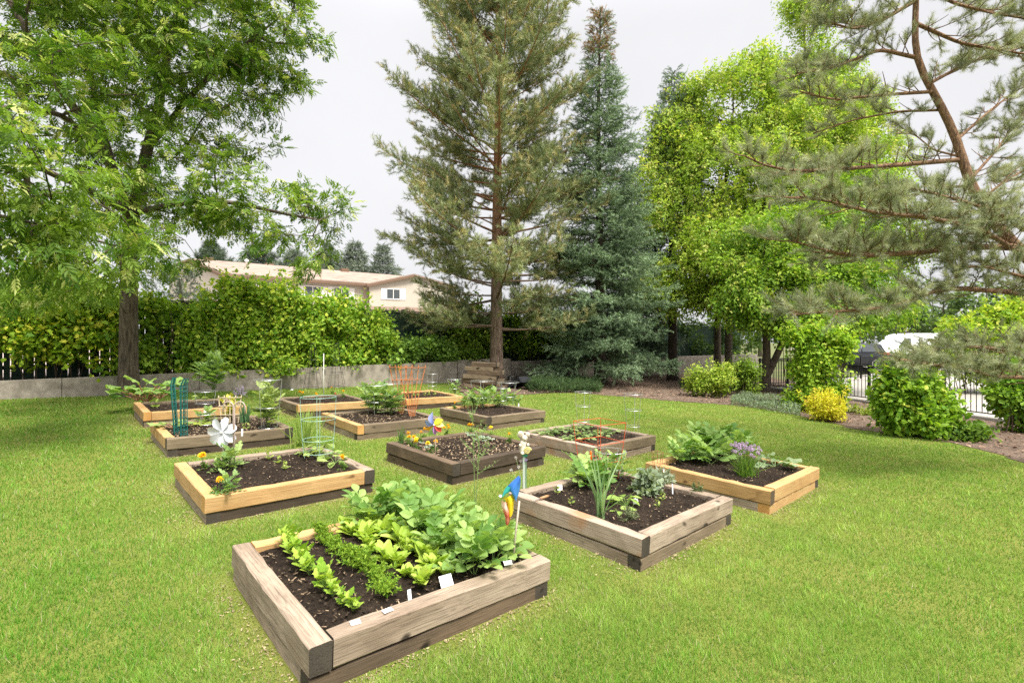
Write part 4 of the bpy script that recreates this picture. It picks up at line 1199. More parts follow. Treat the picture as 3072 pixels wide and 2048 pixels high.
hedge("mid green shrub left of the pine trunk", [(1360, 1000, 1.0, .8, .8), (1420, 960, 1.0, .8, .8), (1450, 1040, .8, .8, .6), (1400, 1070, .25, .4, .4)], 4800, (.08,.17,.02), (.28, .40, .045), ((.42, .45, .08), .12), sprays=30)
hedge("green shrub just right of the pine trunk", [(1560, 960, .9, .9, .9), (1640, 970, .9, .9, .8), (1570, 1040, .7, .9, .6), (1680, 1030, .7, .8, .6)], 5200, (.08,.17,.02), (.27, .39, .04), ((.42, .45, .08), .12), sprays=30)
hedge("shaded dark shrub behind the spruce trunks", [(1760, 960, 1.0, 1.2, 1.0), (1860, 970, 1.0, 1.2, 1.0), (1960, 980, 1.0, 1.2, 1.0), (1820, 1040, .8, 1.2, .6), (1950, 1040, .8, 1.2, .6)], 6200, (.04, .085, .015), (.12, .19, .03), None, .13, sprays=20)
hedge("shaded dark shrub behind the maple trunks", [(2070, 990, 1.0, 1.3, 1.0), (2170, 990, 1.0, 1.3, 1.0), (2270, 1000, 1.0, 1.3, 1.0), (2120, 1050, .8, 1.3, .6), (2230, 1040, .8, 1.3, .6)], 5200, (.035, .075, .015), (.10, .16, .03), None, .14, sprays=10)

def gshrub(label, px, pb, boxes, n, temps, size, c0, c1, tips=None, sprays=0, group="shrubs in the right border", name="border_shrub", sh=.6, up=.9, ry=None, Yo=0.0):
    b_ = ground(px, pb); Y = b_[1] + Yo
    bl = []
    for (x, y, rx, rz) in boxes:
        p = at(x, y, Y); bl.append((p[0], p[1], p[2], rx / F * Y, ry or rx / F * Y * .9, rz / F * Y))
    return shrub(name, label, "shrub", (at(px, pb, Y)[0], Y, float(lawn_z(b_[0], Y)) + .03), bl, n, temps, size, c0, c1, group, tips, 8, up, sprays=sprays, sh=sh)
gshrub("round light green shrub at the foot of the maple trunks", 2140, 1192, [(2130, 1140, 55, 50), (2095, 1150, 30, 38), (2175, 1150, 35, 42)], 4200, [T_DIAW], .085, (.18, .31, .025), (.45, .54, .09), ((.55, .57, .13), .15), 45)
gshrub("darker round shrub between the light green one and the forked maple", 2235, 1190, [(2235, 1130, 45, 60), (2260, 1150, 30, 40), (2215, 1110, 25, 35)], 3000, [T_DIAW], .085, (.10, .20, .02), (.32, .44, .06), None, 35)
gshrub("tall bright green maple sapling shrub covering the railing corner", 2440, 1235, [(2430, 1045, 50, 55), (2405, 1110, 40, 50), (2460, 1110, 50, 55), (2430, 1180, 55, 50), (2490, 1185, 40, 45), (2510, 1060, 35, 35), (2380, 1010, 40, 30), (2470, 1000, 45, 30), (2535, 1020, 35, 22), (2385, 1205, 30, 25), (2520, 1215, 25, 22)], 12500, [T_LOBE, T_DIAW], .092, (.12, .26, .018), (.40, .55, .055), ((.50, .56, .08), .10), 90)
gshrub("golden yellow spirea mound in front of the tall green sapling", 2478, 1262, [(2478, 1215, 58, 38), (2450, 1228, 35, 28), (2510, 1225, 35, 30)], 4200, [T_DIAW], .055, (.50, .50, .03), (.80, .72, .07), ((.72, .48, .10), .10), 40)
gshrub("low pale green patch at the foot of the black railing", 2600, 1245, [(2580, 1232, 40, 12), (2630, 1240, 40, 14)], 1100, [T_DIAW], .06, (.16, .25, .03), (.38, .42, .08))
gshrub("big round dogwood shrub in front of the railing", 2740, 1308, [(2735, 1205, 85, 80), (2668, 1210, 42, 70), (2805, 1220, 48, 62), (2705, 1145, 45, 36), (2760, 1155, 45, 34), (2655, 1170, 20, 38), (2835, 1240, 20, 36), (2740, 1265, 85, 36), (2690, 1115, 20, 22), (2780, 1125, 20, 18)], 11500, [T_OVAL, T_DIAW], .10, (.10, .22, .018), (.33, .50, .05), ((.50, .55, .08), .12), 90)
gshrub("small dark sprawling shrub on the bark right of the dogwood", 2890, 1322, [(2890, 1295, 45, 22), (2935, 1300, 35, 16), (2870, 1305, 25, 15)], 1300, [T_OVAL, T_DIAW], .085, (.06, .14, .015), (.20, .31, .04))
gshrub("leafy dark green shrub cut off by the right edge", 3060, 1300, [(3040, 1190, 60, 60), (3090, 1170, 60, 75), (3070, 1250, 55, 50), (3000, 1180, 35, 35)], 5200, [T_OVAL, T_DIAW], .10, (.08, .19, .018), (.28, .43, .045), None, 40)
gshrub("large lime shrub beyond the railing under the pine boughs", 2960, 1215, [(2960, 1000, 110, 75), (2880, 1010, 70, 55), (3060, 980, 90, 90), (2990, 1080, 120, 70), (2850, 1060, 50, 40)], 9500, [T_OVAL, T_DIAW], .15, (.15, .28, .02), (.45, .56, .06), ((.56, .58, .08), .15), 80, Yo=1.8)
# silver-green ground cover along the lawn edge, and creeping juniper near the pile
def cover(name, label, pts, h, n, tmp, size, c0, c1):
    x = np.array([p[0] for p in pts]); px = rng.uniform(x.min(), x.max(), n); f = rng.random(n)
    lo = np.interp(px, x, [p[1] for p in pts]); hi = np.interp(px, x, [p[2] for p in pts])
    P = np.array([ground(a, l + (h_ - l) * t) for a, l, h_, t in zip(px, lo, hi, f)])
    P[:, 2] = lawn_z(P[:, 0], P[:, 1]) + h * (rng.random(n) ** .7) * (1 + .35 * field(P[:, 0], P[:, 1], 4.0))
    g = Geo(); D = unit(n) + (0, 0, .9)
    kk = rng.integers(0, len(tmp), n); C = mixc(c0, c1, rng.random(n)) * rng.uniform(.75, 1.2, (n, 1))
    for k, t in enumerate(tmp):
        s_ = kk == k; g.scatter(t, P[s_], D[s_], unit(s_.sum()) + (0, 0, .3), size * rng.uniform(.6, 1.3, s_.sum()), C[s_])
    o_ = g.obj(name, LEAF); tag(o_, label, "ground cover", None, 'stuff')
cover("silver_ground_cover", "silvery green ground cover between the forked maple and the golden mound", [(2195, 1203, 1218), (2240, 1194, 1224), (2330, 1200, 1240), (2400, 1224, 1252)], .20, 6500, [T_DIA], .055, (.14, .20, .12), (.33, .40, .27))
cover("creeping_juniper", "low creeping juniper at the foot of the blue green spruce", [(1575, 1158, 1172), (1620, 1150, 1180), (1720, 1150, 1180), (1800, 1158, 1182)], .26, 5200, T_SPRU[:2], .13, (.04, .08, .035), (.13, .20, .08))
cover("creeping_juniper", "shaded low needle mat behind the round light green shrub", [(2040, 1150, 1165), (2100, 1145, 1175), (2200, 1150, 1178)], .14, 1400, T_SPRU[:2], .12, (.05, .08, .04), (.13, .17, .08))

# ------------------------------------------------------------------ dark green board fence behind the wall
def wooden_fence():
    OFF = 1.35
    root = thing("wooden_fence", "tall dark green board fence with narrow gaps behind the wall shrubs", "fence", (*wall_pt(0, OFF), .70))
    ang = math.atan2(WD[1], WD[0])
    t0, bay = -12.0, 2.4
    for k in range(19):
        a = t0 + k * bay
        g = Geo()
        n = 12
        for i in range(n):
            t = a + .06 + (i + .5) * (bay - .12) / n
            w = (bay - .12) / n - (.014 if a < 3 else .006)
            top = 2.60 + .008 * rng.normal() - .010 * (k - 5)
            g.box((*wall_pt(t, OFF), (.72 + top) / 2), (w, .02, top - .72), ang)
        g.obj("slat_panel", FENCEM, root)
        g = Geo()
        for z in (1.0, 1.72, 2.42):
            g.box((*wall_pt(a + bay / 2, OFF + .04), z), (bay - .1, .045, .09), ang)
        g.box((*wall_pt(a + bay / 2, OFF), 2.63 - .010 * (k - 5)), (bay - .1, .10, .035), ang)
        g.obj("rail", FENCEM, root)
        Geo().box((*wall_pt(a, OFF), 1.66), (.095, .095, 2.0), ang).obj("post", FENCEM, root)
wooden_fence()

# ------------------------------------------------------------------ black railing and kerb towards the parking lot
def railing(label, P, zr, spacing=.118, h=1.0):
    P = [np.array(p, float) for p in P]
    root = thing("metal_railing", label, "railing", (*P[0], zr(*P[0])), 0, "black metal railings along the parking lot")
    for a, b in zip(P[:-1], P[1:]):
        L = np.linalg.norm(b - a); d = (b - a) / L
        np_ = max(1, int(round(L / 2.0)))
        g = Geo(); r2 = Geo()
        m = int(L / spacing)
        for i in range(1, m):
            p = a + d * L * i / m; z = zr(*p)
            g.bar((*p, z + .07), (*p, z + h - .02), .013)
        g.obj("picket_row", BLACKM, root)
        for i in range(np_):
            s_, e = a + d * L * i / np_, a + d * L * (i + 1) / np_
            q = Geo()
            q.bar((*s_, zr(*s_) + h), (*e, zr(*e) + h), .045, .03)
            q.obj("top_rail", BLACKM, root)
            q = Geo(); q.bar((*s_, zr(*s_) + .08), (*e, zr(*e) + .08), .03, .025); q.obj("bottom_rail", BLACKM, root)
            q = Geo(); q.box((*s_, zr(*s_) + h / 2 + .02), (.06, .06, h + .06), math.atan2(d[1], d[0])); q.obj("post", BLACKM, root)
RA, RB, RC = (9.35, 18.7), (11.45, 10.9), (12.9, 5.4)
railing("black metal railing running to the right edge behind the dogwood shrub", [RA, (10.4, 14.8), RB, RC], lambda x, y: float(lawn_z(x, y)) + .10)
railing("second black railing running away behind the forked maple towards the dark car", [(9.25, 18.95), (14.0, 22.0), (19.5, 25.2), (25.0, 26.2)], lambda x, y: -.10, .118)
g = Geo()
for a, b in ((RA, (10.4, 14.8)), ((10.4, 14.8), RB), (RB, RC)):
    n = 5
    for i in range(n):
        p, q = [np.array(a) + (np.array(b) - a) * t for t in (i / n, (i + .992) / n)]
        g.bar((*p, float(lawn_z(*p)) - .02), (*q, float(lawn_z(*q)) - .02), .26, .24)
o = g.obj("kerb", LOTM); o['kind'] = 'structure'

# ------------------------------------------------------------------ the townhouse
def siding_mat():
    m, n, l, out = mat("cream_siding")
    b = n.new("ShaderNodeBsdfPrincipled"); b.inputs['Roughness'].default_value = .7
    tc = n.new("ShaderNodeTexCoord"); sp = n.new("ShaderNodeSeparateXYZ"); l.new(tc.outputs['Object'], sp.inputs[0])
    mu = n.new("ShaderNodeMath"); mu.operation = 'MULTIPLY'; mu.inputs[1].default_value = 4.2; l.new(sp.outputs[2], mu.inputs[0])
    fr = n.new("ShaderNodeMath"); fr.operation = 'FRACT'; l.new(mu.outputs[0], fr.inputs[0])
    r = n.new("ShaderNodeValToRGB"); r.color_ramp.elements[0].color = (.28, .25, .205, 1); r.color_ramp.elements[1].color = (.46, .415, .345, 1); r.color_ramp.elements[1].position = .16
    l.new(fr.outputs[0], r.inputs[0]); l.new(r.outputs[0], b.inputs['Base Color']); l.new(b.outputs[0], out.inputs[0])
    return m
def shingle_mat():
    m, n, l, out = mat("brown_shingles")
    b = n.new("ShaderNodeBsdfPrincipled"); b.inputs['Roughness'].default_value = .9
    tc = n.new("ShaderNodeTexCoord"); mp = n.new("ShaderNodeMapping"); mp.inputs['Scale'].default_value = (.5, .5, 9)
    t = n.new("ShaderNodeTexNoise"); t.inputs['Scale'].default_value = 2.0; t.inputs['Detail'].default_value = 5
    r = n.new("ShaderNodeValToRGB"); r.color_ramp.elements[0].color = (.16, .115, .09, 1); r.color_ramp.elements[1].color = (.30, .225, .18, 1)
    r.color_ramp.elements[0].position = .34; r.color_ramp.elements[1].position = .56
    l.new(tc.outputs['Object'], mp.inputs[0]); l.new(mp.outputs[0], t.inputs[0]); l.new(t.outputs['Fac'], r.inputs[0]); l.new(r.outputs[0], b.inputs['Base Color']); l.new(b.outputs[0], out.inputs[0])
    return m
SIDING, SHINGLE = siding_mat(), shingle_mat()
BRICK = principled("pink_brick", (.38, .28, .23), .9, 0, (.30, .21, .17), .2, 6.0)
FASCIA = principled("brown_fascia", (.16, .10, .065), .6)
TRIMW = principled("white_trim", (.78, .76, .72), .5)
GLASS = principled("window_glass", (.07, .08, .09), .12, 0, None, 0, 1, .7)
def townhouse():
    eL, eR, rR, rL = at(667, 823, 50), at(1114, 853, 60), at(1225, 832, 69), at(568, 779, 55)
    bL = at(505, 805, 58.5)
    zg = .6
    root = thing("townhouse", "long cream sided townhouse with a brown shingle roof behind the left shrubs", "house", (eL[0], eL[1], zg))
    zs = eL[2] - 2.45                                   # siding above, brick below
    dE = (eR - eL) / np.linalg.norm(eR - eL); back = np.array([-dE[1], dE[0], 0])
    wl_, wr_ = eL + back * .5 + dE * .4, eR + back * .5
    def quad(g, a, b, z0, z1a, z1b, th):
        nrm = np.cross(b - a, (0, 0, 1)); nrm /= np.linalg.norm(nrm)
        P = [(a[0], a[1], z0), (b[0], b[1], z0), (b[0], b[1], z1b), (a[0], a[1], z1a)]
        g.prism(P, (0, 0, 0), -nrm * th)
    g = Geo(); quad(g, wl_, wr_, zs, eL[2], eR[2], .3)
    # gable wall turns towards the left
    gb = bL + dE * .4
    pk = rL + dE * .4
    nrm = np.cross(gb - wl_, (0, 0, 1)); nrm /= np.linalg.norm(nrm)
    pkp = wl_ + (gb - wl_) * .66
    g.prism([(gb[0], gb[1], zs), (wl_[0], wl_[1], zs), (wl_[0], wl_[1], eL[2] - .05), (pkp[0], pkp[1], rL[2] - .25), (gb[0], gb[1], bL[2] - .1)], (0, 0, 0), -nrm * .3)
    # right wing with its gable towards us
    w0, w1 = at(1108, 853, 59.6), at(1365, 862, 63.6)
    pk2 = (w0 + w1) / 2; pk2[2] = at(1235, 826, 61.3)[2]
    n2 = np.cross(w1 - w0, (0, 0, 1)); n2 /= np.linalg.norm(n2)
    g.prism([(w0[0], w0[1], zs), (w1[0], w1[1], zs), w1, pk2, w0], (0, 0, 0), -n2 * .3)
    g.obj("wall", SIDING, root)
    g = Geo(); quad(g, wl_ - back * .03, wr_ - back * .03, zg, zs, zs, .3)
    g.prism([(gb[0], gb[1], zg), (wl_[0], wl_[1], zg), (wl_[0], wl_[1], zs), (gb[0], gb[1], zs)], nrm * .03, -nrm * .25)
    g.prism([(w0[0], w0[1], zg), (w1[0], w1[1], zg), (w1[0], w1[1], zs), (w0[0], w0[1], zs)], n2 * .03, -n2 * .25)
    g.obj("brick_base", BRICK, root)
    up = np.array([0, 0, .16])
    g = Geo(); g.prism([eL, eR, rR, rL], (0, 0, 0), up)
    g.prism([rL, rR, rR + back * 9 - (0, 0, 3.0), bL + (0, 0, .15)], (0, 0, 0), up)
    ro = pk2 + np.array([-n2[0], -n2[1], 0]) * 9.0
    g.prism([w0 + n2 * .4 - (.3, 0, .12), pk2 + n2 * .4, ro, w0 - n2 * 9 - (.3, 0, .12)], (0, 0, .02), up + (0, 0, .04))
    g.prism([pk2 + n2 * .4, w1 + n2 * .4 + (.3, 0, -.12), w1 - n2 * 9 + (.3, 0, -.12), ro], (0, 0, .02), up + (0, 0, .04))
    roof = g.obj("roof", SHINGLE, root)
    for px, py, Y, kind in ((625, 780, 56, 0), (740, 790, 58, 1), (808, 797, 60, 0), (1033, 812, 64, 0), (905, 806, 62, 1)):
        p = at(px, py, Y); v = Geo()
        if kind: v.tube([p - (0, 0, .8), p + (0, 0, .25)], .13, 8); v.lathe(p + (0, 0, .2), [(.22, 0), (.22, .2), (.05, .28)], 8)
        else: v.box(p, (.9, .9, .5), .6)
        v.obj("roof_vent", TRIMW if kind else FASCIA, roof, origin=np.array(root.location))
    g = Geo(); g.bar(eL - back * .06 - (0, 0, .1), eR - back * .06 - (0, 0, .1), .12, .26); g.bar(eL - dE * .06 - (0, 0, .1), rL - dE * .06 - (0, 0, .1), .12, .3)
    g.bar(w0 + n2 * .42 - (.3, 0, .2), pk2 + n2 * .42 - (0, 0, .08), .1, .26); g.obj("fascia", FASCIA, root)
    g = Geo(); p = at(1094, 856, 59.5); g.tube([p, (p[0], p[1], zg)], .07, 6); g.obj("downpipe", FASCIA, root)
    def win(pxc, pyc, w, h, a, b, n_, panes=2, shut=True):
        u = (pxc - 1536) / F
        d = b - a
        t = (u * a[1] - a[0]) / (d[0] - u * d[1]); p = a + d * t; p[2] = EYE + (1024 - pyc) / F * p[1]
        p = p + n_ * .03
        dx = np.array([d[0], d[1], 0]); dx /= np.linalg.norm(dx)
        f = Geo()
        ax = np.array([dx, n_, (0, 0, 1)])
        for s_ in (-1, 1):
            f.box(p + dx * s_ * (w / 2 - .05), (.11, .10, h), ax=ax); f.box(p + np.array([0, 0, s_ * (h / 2 - .05)]), (w - .22, .10, .11), ax=ax)
        f.box(p + (0, 0, 0), (.07, .10, h - .22), ax=ax)
        o_ = f.obj("window", TRIMW, root)
        q = Geo()
        for s_ in (-1, 1):
            q.box(p + dx * s_ * (w / 4 - .02), (w / 2 - .16, .03, h - .24), ax=ax)
        q.obj("pane", GLASS, o_, origin=np.array(root.location))
        if shut:
            for s_ in (-1, 1):
                Geo().box(p + dx * s_ * (w / 2 + .32), (.55, .06, h), ax=ax).obj("shutter", TRIMW, root)
    nf = np.array([dE[1], -dE[0], 0.0])
    for pc in (1024, 938, 740, 830): win(pc, 878 - (1024 - pc) * .045, 1.9, 1.25, wl_, wr_, nf)
    win(1180, 882, 1.7, 1.3, w0, w1, n2)
    win(583, 862, 1.3, 1.2, gb, wl_, nrm, shut=False)
townhouse()

# ------------------------------------------------------------------ car and van on the parking lot
CARP = principled("dark_grey_car_paint", (.022, .024, .03), .25, .3, None, 0, 1, .6)
VANP = principled("white_van_paint", (.74, .75, .78), .35, 0, None, 0, 1, .5)
RUBBER = principled("tyre_rubber", (.02, .02, .02), .85)
ALLOY = principled("alloy_rim", (.55, .55, .56), .3, .8)
REDL = principled("red_tail_lamp", (.55, .03, .03), .2, 0, None, 0, 1, .6)
PLAST = principled("black_plastic", (.018, .018, .022), .5)
def vehicle(name, label, cat, x, y, z, rz, L, W, prof, glass, wheels, wr, paint, lamps):
    """prof: side outline (x forward, z up) from the rear; glass: list of side window outlines"""
    root = thing(name, label, cat, (x, y, z), rz)
    org = np.zeros(3)
    def rounded(P):
        out = []
        P = [np.array(p, float) for p in P]
        for i, p in enumerate(P):
            a, b = P[i - 1], P[(i + 1) % len(P)]
            ra = min(.12, np.linalg.norm(a - p) * .3) / np.linalg.norm(a - p); rb = min(.12, np.linalg.norm(b - p) * .3) / np.linalg.norm(b - p)
            out += [p + (a - p) * ra, p + ((a + b) / 2 - p) * (ra + rb) * .18, p + (b - p) * rb]
        return out
    P = rounded(prof); n = len(P)
    g = Geo()
    V = []
    ys = [(-W / 2, .90), (-W / 2 + .05, .985), (-W / 2 + .16, 1.0), (W / 2 - .16, 1.0), (W / 2 - .05, .985), (W / 2, .90)]
    c = np.mean(P, axis=0)
    for yy, s_ in ys:
        for p in P:
            tum = max(0, p[1] - 1.0) * .16
            V.append([c[0] + (p[0] - c[0]) * (1 - (1 - s_) * .35), yy - np.sign(yy) * tum, c[1] + (p[1] - c[1]) * (1 - (1 - s_) * .5)])
    q = [[k * n + i, k * n + (i + 1) % n, (k + 1) * n + (i + 1) % n, (k + 1) * n + i] for k in range(len(ys) - 1) for i in range(n)]
    g.add(V, [q, [list(range(n))[::-1]], [[(len(ys) - 1) * n + i for i in range(n)]]])
    g.obj("body", paint, root, True, origin=org)
    for s_ in (-1, 1):
        for gl in glass:
            yy = s_ * (W / 2 + .004)
            h = Geo(); h.prism([[p[0], yy - s_ * max(0, p[1] - 1.0) * .16, p[1]] for p in gl], (0, -s_ * .03, 0), (0, s_ * .006, 0)); h.obj("window", GLASS, root, origin=org)
        for wx in wheels:
            cx = np.array([wx, s_ * (W / 2 - .09), wr])
            ax = np.array([[1, 0, 0], [0, 0, 1], [0, -s_, 0]]) if False else np.array([[1, 0, 0], [0, 0, 1], [0, s_, 0]])
            w = Geo(); w.lathe(cx, [(wr * .62, -.1), (wr * .95, -.1), (wr, -.06), (wr, .06), (wr * .95, .1), (wr * .62, .1)], 22, ax=ax); wo = w.obj("wheel", RUBBER, root, True, origin=org)
            w = Geo(); w.lathe(cx, [(.05, .09), (wr * .64, .07), (wr * .66, .105), (wr * .58, .105), (wr * .56, .08)], 22, ax=ax)
            for k in range(6):
                a = k * math.pi / 3; w.bar(cx + (0, s_ * .10, 0), cx + np.array([math.cos(a) * wr * .6, s_ * .10, math.sin(a) * wr * .6]), .06, .02)
            w.obj("rim", ALLOY, wo, origin=org)
            ar = Geo(); a = np.linspace(0, np.pi, 14); ar.tube(np.stack([wx + np.cos(a) * wr * 1.16, 0 * a + s_ * (W / 2 - .02), wr + np.sin(a) * wr * 1.16], -1), .045, 6); ar.obj("wheel_arch", PLAST, root, origin=org)
        for (lx, lz, ln, lh, m_, nm) in lamps:
            h = Geo(); h.box((lx, s_ * (W / 2 - .10), lz), (ln, .26, lh)); h.obj(nm, m_, root, origin=org)
    Geo().box((c[0], 0, .34), (L * .96, W * .96, .18)).obj("lower_trim", PLAST, root, origin=org)
    return root
vehicle("parked_car", "dark grey car with alloy wheels parked beyond the railing, tail towards the van", "car", 21.6, 32.9, -.20, R(184), 4.6, 1.86,
        [(-2.05, .36), (-2.12, .75), (-2.05, 1.05), (-1.75, 1.62), (-.2, 1.70), (.55, 1.62), (1.15, 1.12), (2.15, .98), (2.28, .62), (2.2, .36)],
        [[(-1.55, 1.12), (-1.4, 1.52), (-.45, 1.58), (-.40, 1.12)], [(-.32, 1.12), (-.36, 1.58), (.45, 1.52), (.92, 1.12)]], (-1.28, 1.42), .37, CARP,
        [(-2.0, 1.0, .42, .17, REDL, "tail_lamp"), (2.12, .82, .3, .16, TRIMW, "headlight")])
vehicle("cargo_van", "white cargo van parked side-on beyond the dark car", "van", 29.6, 37.2, -.20, R(181), 5.6, 2.0,
        [(-2.75, .40), (-2.8, 1.2), (-2.72, 2.25), (-2.5, 2.36), (1.15, 2.36), (1.65, 2.22), (2.35, 1.42), (3.0, 1.15), (3.1, .75), (3.05, .40)],
        [[(1.15, 1.42), (1.10, 2.02), (1.55, 1.98), (2.0, 1.42)]], (-1.7, 2.05), .36, VANP,
        [(-2.70, 1.2, .16, .5, REDL, "tail_lamp"), (2.92, 1.0, .3, .2, TRIMW, "headlight")])

# ------------------------------------------------------------------ old timbers stacked by the pine, and the wheelbarrow
LAY = ("lowest", "second", "third", "fourth", "fifth", "sixth", "top")
def pile():
    ctr = ground(1436, 1178); ctr[1] += .55
    yaw = R(-14)
    e = np.array([math.cos(yaw), math.sin(yaw), 0]); s_ = np.array([-e[1], e[0], 0])
    z = float(lawn_z(ctr[0], ctr[1])) + .06
    r_ = np.random.default_rng(4)
    for k in range(7):
        for j in range(2):
            L = 1.14 - .05 * k + r_.uniform(-.12, .12)
            off = -.22 + .42 * j + r_.normal(0, .02)
            o_ = link("old_timber", timber_mesh(L, .13, .115, [W_GREY if (k + j) % 2 else W_BROWN, W_END], 300 + k * 3 + j), None, ctr * (1, 1, 0) + e * (r_.uniform(-.12, .12) + .03 * k) + s_ * off + np.array([0, 0, z + .118 * k]),
                      (r_.normal(0, .02), r_.normal(0, .035) + .03, yaw + r_.normal(0, .05)))
            tag(o_, "weathered old timber on the %s layer of the pile, %s row" % (LAY[k], ("front", "back")[j]), "timber", "old bed timbers piled in front of the pine trunk")
pile()
def wheelbarrow():
    p = ground(1558, 1168); root = thing("wheelbarrow", "black wheelbarrow lying upside down with its legs up beside the timber pile", "wheelbarrow", p, R(35)); root.scale = (.9,) * 3
    O = np.zeros(3)
    # tub: open tapered tray, standing on its front edge
    up = np.array([[1, 0, 0], [0, -.94, .34], [0, -.34, -.94]])   # local tray axes
    def T(v): return np.asarray(v, float) @ up + np.array([0, 0, .38])
    g = Geo()
    rim = [(-.33, -.42, .22), (.33, -.42, .22), (.30, .45, .26), (-.30, .45, .26)]
    bot = [(-.20, -.22, 0), (.20, -.22, 0), (.18, .22, 0), (-.18, .22, 0)]
    rim2 = [(x * .96, y * .96, z_) for x, y, z_ in rim]; bot2 = [(x * .95, y * .95, .012) for x, y, _ in bot]
    V = [T(v) for v in rim + bot + rim2 + bot2]
    q = [[i, (i + 1) % 4, 4 + (i + 1) % 4, 4 + i] for i in range(4)] + [[4, 5, 6, 7]] + [[8 + (i + 1) % 4, 8 + i, 12 + i, 12 + (i + 1) % 4] for i in range(4)] + [[15, 14, 13, 12]] + [[i, 8 + i, 8 + (i + 1) % 4, (i + 1) % 4] for i in range(4)]
    g.add(V, [q]); g.obj("tub", PLAST, root, origin=O)
    for s_ in (-1, 1):
        g = Geo(); g.tube([T((s_ * .10, -.50, -.10)), T((s_ * .20, .1, -.03)), T((s_ * .27, .55, .02)), T((s_ * .31, .95, .10))], .020, 7); h = g.obj("handle", BLACKM, root, True, origin=O)
        g = Geo(); g.tube([T((s_ * .295, .82, .07)), T((s_ * .31, .97, .10))], .026, 7); g.obj("grip", RUBBER, h, True, origin=O)
        g = Geo(); g.tube([T((s_ * .18, .12, -.02)), T((s_ * .22, .2, -.28)), T((s_ * .2, .02, -.10))], .014, 6); g.obj("leg", BLACKM, root, True, origin=O)
    g = Geo(); c = T((0, -.52, -.10)); g.ring(c, .13, .04, 18, 7, ax=[up[1], up[2]]); w = g.obj("wheel", RUBBER, root, True, origin=O)
    g = Geo(); g.lathe(c, [(.03, -.03), (.10, -.02), (.10, .02), (.03, .03)], 12, ax=np.array([up[1], up[2], up[0]])); g.obj("rim", ALLOY, w, True, origin=O)
wheelbarrow()

# ------------------------------------------------------------------ vegetables and flowers
def arc(p, d0, L, bend, n=5):
    s_ = np.linspace(0, 1, n)[:, None]
    return np.asarray(p) + np.asarray(d0) * L * s_ + np.array([0, 0, -bend * L]) * s_ ** 2
def azi(n): return rng.uniform(0, 2 * np.pi, n)

def m_lettuce(h=.125, n=20, c0=(.24, .37, .035), c1=(.49, .59, .13)):
    g = Geo(); a = azi(n); el = rng.uniform(R(38), R(86), n)
    D = np.stack([np.cos(a) * np.cos(el), np.sin(a) * np.cos(el), np.sin(el)], -1)
    N = np.stack([-np.cos(a) * np.sin(el), -np.sin(a) * np.sin(el), np.cos(el)], -1) + rng.normal(0, .25, (n, 3))
    m = n * 3 // 5; L = h * rng.uniform(.55, 1.12, n); C = mixc(c0, c1, rng.random(n)); P = D * (1, 1, 0) * .012
    g.scatter((T_LETT[0] * (.72, 1, 1), T_LETT[1]), P[:m], D[:m], N[:m], L[:m], C[:m]); g.scatter((T_LOBE[0] * (.8, 1, 1), T_LOBE[1]), P[m:], D[m:], N[m:], L[m:], C[m:])
    return g.mesh("lettuce_leaves", [LEAF])
def m_feathery(h=.15, n=16, c0=(.12, .24, .02), c1=(.30, .42, .05)):
    g = Geo()
    for k in range(n):
        a = azi(1)[0]; e = rng.uniform(R(40), R(85)); d = np.array([math.cos(a) * math.cos(e), math.sin(a) * math.cos(e), math.sin(e)])
        L = h * rng.uniform(.6, 1.15); P = arc((0, 0, 0), d, L, .25, 6)
        g.tube(P, .0014, 4, tint=c0, cap=False)
        m = 26; f = rng.uniform(.35, 1, m); pp = np.stack([np.interp(f * 5, range(6), P[:, j]) for j in range(3)], -1)
        g.scatter(T_DIA, pp, d * .5 + unit(m) * .8, unit(m) + (0, 0, .6), rng.uniform(.018, .034, m), mixc(c0, c1, rng.random(m)))
    return g.mesh("feathery_leaves", [LEAF])
def m_compound(h, nst, temps, size, c0, c1, spread=.6, per=4, stemc=(.16, .24, .07)):
    """bushy plant: stems with compound leaves"""
    g = Geo()
    for k in range(nst):
        a = 2 * np.pi * k / nst + rng.normal(0, .4); e = R(rng.uniform(48, 85)) if k else R(87)
        d = np.array([math.cos(a) * math.cos(e) * spread / .6, math.sin(a) * math.cos(e) * spread / .6, math.sin(e)])
        L = h * rng.uniform(.7, 1.05); P = arc((d[0] * .02, d[1] * .02, -.005), d, L, -.05, 6)
        g.tube(P, np.linspace(.006, .0025, 6) * min(1, h * 4), 5, tint=stemc, cap=False)
        f = np.linspace(.3, 1, per) + rng.normal(0, .04, per); pp = np.stack([np.interp(np.clip(f, 0, 1) * 5, range(6), P[:, j]) for j in range(3)], -1)
        aa = a + np.arange(per) * 2.4 + rng.normal(0, .4, per); el = R(20) + R(45) * f
        D = np.stack([np.cos(aa) * np.cos(el), np.sin(aa) * np.cos(el), np.sin(el)], -1)
        N = np.stack([-np.cos(aa) * np.sin(el), -np.sin(aa) * np.sin(el), np.cos(el)], -1) + rng.normal(0, .15, (per, 3))
        for j in range(per):
            g.scatter(temps[rng.integers(len(temps))], pp[j:j + 1], D[j:j + 1], N[j:j + 1], size * rng.uniform(.75, 1.15) * (1.1 - .25 * f[j]), mixc(c0, c1, rng.random(1)))
    return g.mesh("bushy_leaves", [LEAF])
